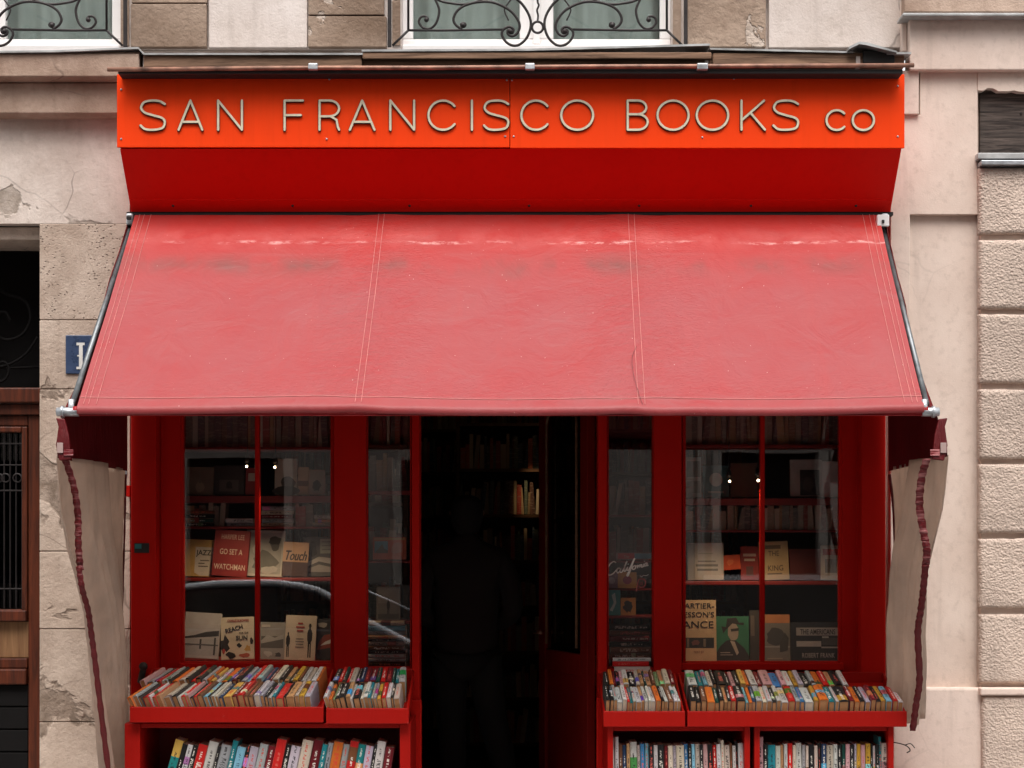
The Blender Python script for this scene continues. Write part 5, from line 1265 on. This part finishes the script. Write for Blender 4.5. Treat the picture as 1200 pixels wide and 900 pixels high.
face_book('display_book', 'wide black photography book with a white band title at the right of the right window', 927, 990, 776, 730, YA, (.018,.017,.017),
  [('panel',(.10,.66,.90,.86),(.34,.31,.29)),('picture',(.10,.38,.56,.52),(.38,.35,.33)),('picture',(.56,.34,.88,.38),(.34,.32,.30)),('picture',(.58,.42,.9,.60),(.06,.055,.05)),('picture',(.58,.60,.70,.64),(.36,.34,.32))], 8, 0, .03,
  [('THE AMERICANS',.5,.69,.19,BLK,{'sx':.62,'off':0.42}),('ROBERT FRANK',.5,.10,.17,(.42,.39,.36),{'sx':.62,'sp':1.12,'off':0.21})])
# --- right window, middle row
face_book('display_book', 'pale grey book with small grey title lines at the left of the right window', 806, 848, 680, 637, YBk, (.40,.36,.33),
  [('picture',(.28,.48,.78,.52),(.15,.13,.12)),('picture',(.22,.36,.84,.42),(.13,.12,.11)),('picture',(.26,.24,.84,.30),(.13,.12,.11)),('picture',(.0,.02,.2,.98),(.22,.20,.19)),('picture',(.3,.7,.7,.72),(.25,.23,.2))], 8, 0)
face_book('display_book', 'small glowing orange red book in the right window', 848, 868, 668, 651, YBk+.02, (.50,.07,.02), [('picture',blob(.4,.5,.2,.22,10,.3,34),(.62,.14,.05))], 6, -4)
face_book('display_book', 'tan book with a tall brown stacked title right of the mullion', 891, 925, 680, 635, YBk, (.38,.27,.15), [('picture',(.25,.14,.75,.17),(.1,.07,.05)),('picture',(.2,.80,.75,.90),(.12,.08,.05))], 8, -2, .02,
  [('THE',.5,.62,.19,(.08,.05,.04),{'sx':.8,'off':0.35}),('THE',.5,.43,.17,(.10,.065,.045),{'sx':.8,'off':0.17}),('KING',.54,.235,.20,(.07,.045,.035),{'sx':.85,'off':0.35})][:1]+[('KING',.54,.235,.20,(.07,.045,.035),{'sx':.85,'off':0.35})])
face_book('display_book', 'dark red plain book beside the tan one in the right window', 925, 962, 680, 644, YBk+.02, (.11,.014,.012), [('picture',(.05,.05,.95,.95),(.085,.012,.011))], 7, 0)
# --- right window, upper row (dim)
face_book('picture_frame', 'pale framed picture with a dark square portrait in the right window', 926, 964, 582, 539, .44, (.4,.34,.31), [('picture',(.3,.02,.9,.72),(.03,.025,.024)),('picture',blob(.55,.3,.16,.2,12,.2,35),(.055,.045,.04))], 5, 0, .02, (), None, 'picture')
face_book('poster_card', 'pale blank card leaning at the right end of the right window', 963, 984, 583, 541, .42, (.55,.48,.46), [('picture',(.06,.04,.94,.96),(.6,.52,.5))], 5, 1, .01, (), None, 'card')
face_book('poster_card', 'tall grey printed card at the left end of the right window', 803, 822, 583, 536, .42, (.4,.38,.34), [('picture',(.1,.5,.9,.9),(.15,.145,.13)),('picture',(.1,.1,.9,.4),(.25,.24,.21))], 5, 0, .01, (), None, 'card')
face_book('display_book', 'dark brown plain book behind the spotlights in the right window', 856, 888, 583, 543, .50, (.085,.04,.025), [('picture',(.08,.06,.92,.94),(.10,.05,.03))], 4, 0)
face_book('display_book', 'maroon book with a cream label high in the left corner of the left window', 288, 303, 580, 549, .43, (.3,.03,.03), [('panel',(.2,.5,.8,.8),(.6,.5,.4))], 7, 0)
face_book('display_book', 'tan book with a brown band beside the small framed print in the left window', 349, 361, 580, 548, .43, (.5,.34,.2), [('panel',(0,.3,1,.5),(.14,.06,.03))], 7, 1)
face_book('display_book', 'dark teal book with a pale disc in the upper right window', 824, 854, 583, 546, .45, (.04,.11,.12), [('picture',blob(.5,.55,.26,.22,16,.0,50),(.45,.42,.36)),('picture',(.2,.12,.8,.18),(.4,.36,.3))], 7, 0)
face_book('display_book', 'cream book with a red heading bar above the plain black photography book', 962, 985, 680, 640, YBk, (.5,.42,.33), [('panel',(.08,.72,.92,.9),(.4,.04,.03)),('picture',(.2,.2,.8,.6),(.16,.13,.11))], 8, 1)
face_book('display_book', 'maroon book with cream title bars beside the orange red book in the right window', 868, 889, 680, 641, YBk+.03, (.26,.025,.022), [('picture',(.15,.7,.85,.78),(.55,.45,.36)),('picture',(.2,.56,.8,.63),(.55,.45,.36)),('picture',(.3,.12,.7,.4),(.12,.05,.05))], 8, 0)
# --- small window left of the door
face_book('postcard', 'red brown card with a small blue picture in the small left window', 437, 476, 656, 630, .31, (.46,.11,.06),
  [('picture',(.05,.28,.45,.82),(.10,.28,.36)),('picture',[(.05,.28),(.2,.55),(.28,.7),(.34,.5),(.45,.4),(.45,.28)],(.10,.10,.08)),('picture',(.04,.88,.96,.96),(.40,.26,.10)),('picture',blob(.72,.5,.16,.24,12,.4,36),(.40,.16,.12))], 6, 0, .008, (), None, 'card')
face_book('postcard', 'grey photo card of a walking figure on the small left window stack', 441, 469, 727, 688, .22, (.20,.185,.165), [('picture',(.06,.5,.94,.95),(.26,.245,.22)),('picture',figure(.5,.6,True),(.03,.03,.03)),('picture',(.06,.04,.94,.18),(.10,.095,.085))], 6, 0, .008, (), None, 'card')
# --- small window right of the door
face_book('postcard', 'striped red and blue card above the script lettering in the small right window', 722, 765, 656, 648, .2, (.4,.2,.2), [('panel',(.05,.1,.5,.9),(.6,.06,.07)),('panel',(.5,.1,.95,.9),(.12,.36,.48))], 5, 0, .008, [('The',.28,.25,.5,(.5,.4,.35),{})], None, 'card')
face_book('record_sleeve', 'orange square card with a dark pink disc in the small right window', 724, 746, 689.5, 671, .21, (.66,.34,.11), [('picture',blob(.5,.5,.24,.26,18,.0,38),(.4,.03,.1))], 5, 0, .008, (), None, 'card')
face_book('record_sleeve', 'purple card with a pale ring in the small right window', 711.5, 724, 689.5, 672, .22, (.3,.17,.24), [('picture',blob(.45,.5,.3,.22,14,.0,39),(.5,.36,.4))], 5, 0, .008, (), None, 'card')
face_book('record_sleeve', 'teal card with pale leaf marks in the small right window', 711.5, 727, 721.5, 692, .14, (.05,.26,.27), [('picture',[(.2,.2),(.5,.5),(.35,.8),(.6,.9),(.7,.5),(.4,.15)],(.5,.65,.65))], 5, 0, .008, (), None, 'card')
face_book('record_sleeve', 'orange card with a black splash shape in the small right window', 727.5, 745, 721.5, 701, .14, (.62,.26,.06), [('picture',blob(.5,.5,.33,.32,16,.4,41),(.03,.02,.02))], 5, 0, .008, (), None, 'card')

# pink letter logo and white script lettering on a clear sign in the small right window
cs = thing('window_lettering', 'white script lettering with a small pink letter on the small right window', 'lettering', (X(735), .027, Z(665)))
def script(pts, w=.0034):
    m = MB(); m.tube(spline([(X(px,.027), .0275, Z(py,.027)) for px, py in pts], 5), w, 6, flat=.25); return m
M['sign_white'] = simple('white_lettering', (.88,.84,.78), .6, 0, .05)
M['sign_pink'] = simple('pink_lettering', (.5,.16,.15), .6, 0, .05)
cal = [[(722,659.5),(719,658),(714.5,661.5),(711.8,667),(711.8,672),(714.5,674),(718.5,672),(721,669.5),(724.5,666),(727,666),(724,666),(722.8,669.5),(724,671.2),(726.5,669),(727.4,666),(726.8,670),(728.5,670.5),(731,666.5),(734,659.5),(735,657.6),(733.4,660),(731.2,667),(732,669.4),(734,667.5),(735.6,664.3),(734.8,668),(736.5,668),(739,664),(742.5,656),(743.8,654.8),(742,659),(738.5,669),(735.8,675),(734.8,673.5),(738,668.5),(741,664.5)],
 [(743.6,662.8),(741.3,664.8),(741.8,667.2),(744,666.6),(745,664),(743.6,662.8),(746.6,663.2),(747.6,662.2),(747,665.8),(748.2,663),(750,662.2),(749.8,664),(749.4,665.4),(750.3,662.6),(752,661.5),(751.8,664.6),(753.4,664),(754.6,660.8),(754,663.8),(755.2,663.6)],
 [(758.2,659.6),(756,660.6),(755.6,663),(757.4,662.8),(758.6,659.8),(758,662.8),(760,662.2)]]
for c in cal: script(c).build('script', M['sign_white'], cs, smooth=True)
for px, py in [(736.2,661),(755.2,657.8)]: MB().ball((X(px,.027),.0272,Z(py,.027)), .0028, 6, 4).build('dot', M['sign_white'], cs)
script([(745.6,693),(747.2,685),(748.6,679.5),(753,678.5),(756.4,681),(755.6,686),(751.5,688.4),(748.6,686.4)], .0034).build('letter', M['sign_pink'], cs, smooth=True)
script([(750.3,683.8),(752.4,682.4),(753.2,684.4),(751.4,685.4),(750.3,683.8)], .0016).build('letter', M['sign_pink'], cs, smooth=True)
script([(750,674.5),(752,676),(754,674.3),(757,674.6),(760,673.3)], .0014).build('ornament', M['sign_white'], cs, smooth=True)

# ------------------------------------------------------------------ books lying in stacks
def stack(seq, px0, px1, pyb, y, where, noun='book', hmul=1.0, group='books lying in stacks in the windows', depth=.15):
    z = Z(pyb, y)+.0015; seq = parse(seq)
    cols = [k for k, _ in seq]
    for i, (k, hpx) in enumerate(seq):
        th = hpx*(9+y)/FPX; ins = bk.uniform(0, 2.2); ins2 = bk.uniform(0, 2.5)
        x0, x1 = X(px0+ins, y), X(px1-ins2, y)
        # spine to the street, lying flat: unit x -> up, unit y -> +X, unit z -> -Y
        m = Matrix.Translation((x0, y+depth+bk.uniform(-.008,.01), z+th/2)) @ Matrix.Rotation(R(bk.uniform(-1.5,1.5)), 4, 'Z') @ Matrix(((0,1,0,0),(0,0,-1,0),(1,0,0,0),(0,0,0,1)))
        pos = 'bottom' if i == 0 else 'top' if i == len(seq)-1 else ORD[i]
        lab = f"{PAL[k][0]} {noun} at the {pos}, {where}" if pos in ('bottom','top') else f"{PAL[k][0]} {noun}, {pos} from the bottom, {where}"
        one_book('lying_book', k, m, (th*.97, x1-x0, depth), lab, group, True)
        z += th+.0006
stack("K6 A4 W5 K4 D5 C5 K3 Q4 A5 S6 C5", 430, 475, 782, .10, 'stack in the small left window')
stack("K8 D8 D7 K6 U7 D6 K7", 714, 764, 766+16, .135, 'dark stack in the small right window', depth=.14)
stack("C9 R6 W4", 717.5, 763, 790.5, -.062, 'pile on the small right sill', depth=.06)
stack("A4 W5", 263, 299, 617, .40, 'low pile in the left window', depth=.12)
stack("C4 A5 U4 C5 A5", 306, 345, 617, .40, 'pile of five in the left window', depth=.12)
stack("C4 Q4 C5", 367, 389, 617, .40, 'pile of three in the left window', depth=.12)
stack("K4 G5 K5 D4", 216, 252, 617, .40, 'dark pile in the left window', depth=.12)
stack("Q5 C3 D4 Q5", 815, 845, 636.5, .405, 'the pile on the pale grey book in the right window', depth=.1) if False else None

# ------------------------------------------------------------------ standing books on the dim shelves (beyond counting: one object per run of shelves)
vm = N('dim_book_spines'); at = vm.n("ShaderNodeVertexColor"); at.layer_name = 'Col'
pp = vm.map(vm.pos(), (9, 9, 60)); 
vm.pbr(vm.mix(vm.math('MULTIPLY', vm.ramp(vm.noise(vm.map(vm.pos(), (30,9,120)), 1.0, 2), .55, .6), .3), at.outputs[0], (.4,.33,.26)), .5)
M['spines'] = vm.mat
def spines(name, runs, label, cols):
    m = MB(); cc = []
    for x0, x1, y, z, hmin, hmax, face in runs:
        x = x0
        while x < x1-.02:
            w = bk.uniform(.014,.04); h = bk.uniform(hmin, hmax); dd = bk.uniform(.11,.15); c = bk.choice(cols); j = bk.uniform(.6,1.2); of = bk.uniform(0,.02)
            lean = bk.uniform(-.02,.03) if bk.random() < .2 else 0
            m.add([(x,y+of,z),(x+w*.94,y+of,z),(x+w*.94,y+dd,z),(x,y+dd,z),(x+lean,y+of,z+h),(x+w*.94+lean,y+of,z+h),(x+w*.94+lean,y+dd,z+h),(x+lean,y+dd,z+h)],
              [(0,3,2,1),(4,5,6,7),(0,1,5,4),(1,2,6,5),(2,3,7,6),(3,0,4,7)])
            cc += [tuple(q*j for q in c)]*6; x += w
    o = m.build(name, M['spines']); ca = o.data.color_attributes.new('Col', 'FLOAT_COLOR', 'CORNER')
    for p in o.data.polygons:
        for li in p.loop_indices: ca.data[li].color = (*cc[p.index], 1)
    o['kind'] = 'stuff'; o['label'] = label; return o
dimc = [(.12,.08,.06),(.22,.15,.11),(.34,.26,.2),(.06,.06,.065),(.24,.035,.025),(.45,.38,.31),(.14,.13,.11),(.3,.17,.08)]
RUN = []
yS = .40
for px0, px1, py, h0, h1 in [(214,389,524,.17,.24),(803,985,521,.17,.24),(214,262,617,.08,.13),(346,364,617,.09,.13),(803,850,621,.09,.13),(853,985,621,.11,.145),
                             (433,480,575,.15,.22),(433,480,657,.13,.18),(714,763,603,.14,.18),(714,763,657,.13,.20)]:
    RUN.append((X(px0,yS), X(px1,yS), yS, Z(py, .38)+.001, h0, h1, 0))
spines('standing_books', RUN, 'rows of dim standing books on the display shelves behind the shop windows', dimc)
RUN = []
warm = [(.30,.2,.1),(.5,.36,.2),(.35,.05,.03),(.1,.12,.08),(.4,.3,.2),(.12,.05,.03),(.45,.1,.03),(.05,.08,.1),(.6,.5,.35)]
for k in range(8):
    z = RZ0+.08+(2.9-RZ0-.11)*k/8+.024; RUN.append((-1.76, 1.76, 4.92, z, .16, .27, 0))
for k in range(7):
    z = RZ0+.08+(2.55-RZ0-.11)*k/7+.024; RUN.append((-.37, .24, 3.92, z, .15, .25, 0))
for k in range(8):
    z = RZ0+.08+(2.9-RZ0-.11)*k/8+.024; RUN.append((-.97, -.63, 1.42, z, .16, .25, 0))
spines('shelved_books', RUN, 'rows of standing books in the bookcases deep inside the shop', warm)
# ================================================================== PERSON IN THE DOORWAY (seen from behind, in the dark)
PY = 1.15
def skin(name, mat, chains, parent, sub=2):
    """chains: lists of (x, y, z, radius); a chain may start at an existing point by repeating it exactly"""
    vs, es, rs, idx = [], [], [], {}
    for ch in chains:
        prev = None
        for x, y, z, r in ch:
            k = (round(x,4), round(y,4), round(z,4))
            if k not in idx: idx[k] = len(vs); vs.append(k); rs.append(r if hasattr(r,'__len__') else (r, r))
            if prev is not None: es.append((prev, idx[k]))
            prev = idx[k]
    me = bpy.data.meshes.new(name); me.from_pydata(vs, es, []); me.update()
    o = bpy.data.objects.new(name, me); COL.objects.link(o); me.materials.append(mat)
    sk = o.modifiers.new('skin', 'SKIN'); sk.use_smooth_shade = True
    lay = me.skin_vertices[0].data
    for i, r in enumerate(rs): lay[i].radius = r; lay[i].use_root = (i == 0)
    s = o.modifiers.new('smooth', 'SUBSURF'); s.levels = sub; s.render_levels = sub
    if parent: o.parent = parent; o.location = -Vector(parent.location)
    return o
M['skin'] = simple('skin', (.42,.25,.18), .55, 0, .06)
M['hair'] = simple('dark_hair', (.008,.006,.005), .9, 0, .3, 60, .4, 200)
M['jacket'] = simple('dark_jacket_cloth', (.018,.012,.011), .95, 0, .25, 8, .3, 90)
M['trousers'] = simple('black_trouser_cloth', (.012,.012,.012), .9, 0, .2, 8, .3, 90)
M['shoe'] = simple('black_shoe', (.012,.011,.011), .4)
px = X(547, PY); F = RZ0
pe = thing('person', 'person in dark clothes', 'person', (px, PY, F))
pe['label'] = 'person in dark jacket and black trousers standing in the doorway with their back turned'
def q(x, y, z): return (px+x, PY+y, F+z)
hip = q(0,0,.95)
def c(*pts): return [(*q(x,y,z), r) for x, y, z, r in pts]
body = [c((0,0,.95,(.15,.11)),(0,.0,1.10,(.135,.10)),(0,-.01,1.28,(.155,.105)),(0,-.005,1.42,(.12,.085)),(0,.015,1.50,.055),(0,.03,1.57,.055),(0,.035,1.64,(.072,.088)),(0,.03,1.72,(.075,.092)),(0,.025,1.775,(.055,.07))),
 c((0,-.005,1.42,(.12,.085)),(-.17,0,1.42,.06),(-.235,.0,1.30,.05),(-.26,-.03,1.12,.042),(-.18,.16,1.06,.034),(-.15,.21,1.06,.026),(-.125,.245,1.065,(.022,.04)),(-.10,.275,1.07,(.018,.04))),
 c((0,-.005,1.42,(.12,.085)),(.17,0,1.42,.06),(.235,.0,1.30,.05),(.26,-.03,1.12,.042),(.18,.16,1.06,.034),(.15,.21,1.06,.026),(.125,.245,1.065,(.022,.04)),(.10,.275,1.07,(.018,.04))),
 c((0,0,.95,(.15,.11)),(-.09,0,.88,.092),(-.085,.01,.52,.062),(-.075,-.01,.30,.055),(-.07,-.02,.09,.036),(-.07,.05,.035,.03),(-.07,.14,.03,.026)),
 c((0,0,.95,(.15,.11)),(.09,0,.88,.092),(.14,-.03,.52,.062),(.20,-.05,.30,.055),(.235,-.07,.09,.036),(.24,.0,.035,.03),(.25,.09,.03,.026))]
bo = skin('body', M['skin'], body, pe)
for s in (-1, 1):
    for k, (dz, ln) in enumerate(((.03,.06),(.011,.075),(-.008,.07),(-.026,.055))):
        skin('finger', M['skin'], [c((.105*s,.27,1.07+dz,.0095),(.085*s,.29,1.07+dz,.009),((.085-ln*.5)*s,.30,1.068+dz,.0085),((.085-ln)*s,.295,1.065+dz,.0075))], pe, 1)
    skin('thumb', M['skin'], [c((.13*s,.235,1.10,.0115),(.105*s,.245,1.125,.0105),(.08*s,.26,1.135,.009))], pe, 1)
    MB().ball(q(.078*s,.03,1.685), .022, 8, 6).build('ear', M['skin'], pe, smooth=True)
    MB().ball(q(.03*s,.108,1.70), .012, 8, 6).build('eye', M['enamel_white'], pe, smooth=True)
MB().tube([q(0,.115,1.70), q(0,.142,1.655), q(0,.118,1.648)], [.010,.016,.010], 8).build('nose', M['skin'], pe, smooth=True)
MB().tube([q(-.026,.112,1.612), q(0,.12,1.610), q(.026,.112,1.612)], .006, 6).build('mouth', M['jacket'], pe, smooth=True)
skin('hair', M['hair'], [c((0,.0,1.56,(.06,.05)),(0,-.005,1.60,(.085,.070)),(0,.0,1.66,(.102,.095)),(0,.005,1.73,(.100,.104)),(0,.01,1.79,(.070,.078)))], pe)
skin('jacket', M['jacket'], [c((0,0,.84,(.20,.145)),(0,0,.96,(.195,.14)),(0,0,1.12,(.19,.135)),(0,-.01,1.28,(.20,.135)),(0,-.005,1.43,(.14,.105)),(0,.012,1.53,(.078,.074)),(0,.018,1.575,(.074,.07))),
  c((0,-.005,1.43,(.14,.105)),(-.18,0,1.425,.078),(-.245,.0,1.30,.068),(-.265,-.03,1.12,.06),(-.185,.15,1.06,.05),(-.165,.185,1.06,.044)),
  c((0,-.005,1.43,(.14,.105)),(.18,0,1.425,.078),(.245,.0,1.30,.068),(.265,-.03,1.12,.06),(.185,.15,1.06,.05),(.165,.185,1.06,.044))], pe)
skin('trousers', M['trousers'], [c((0,0,.93,(.17,.125)),(-.095,0,.84,.115),(-.088,.01,.52,.088),(-.078,-.01,.30,.08),(-.072,-.02,.07,.072)),
  c((0,0,.93,(.17,.125)),(.095,0,.84,.115),(.145,-.03,.52,.088),(.205,-.05,.30,.08),(.238,-.065,.07,.072))], pe)
for x, y in ((-.07,0),(.24,-.05)):
    skin('shoe', M['shoe'], [c((x,y-.06,.045,(.045,.044)),(x,y+.03,.045,(.05,.044)),(x,y+.14,.036,(.046,.034)),(x,y+.19,.03,(.032,.028)))], pe)
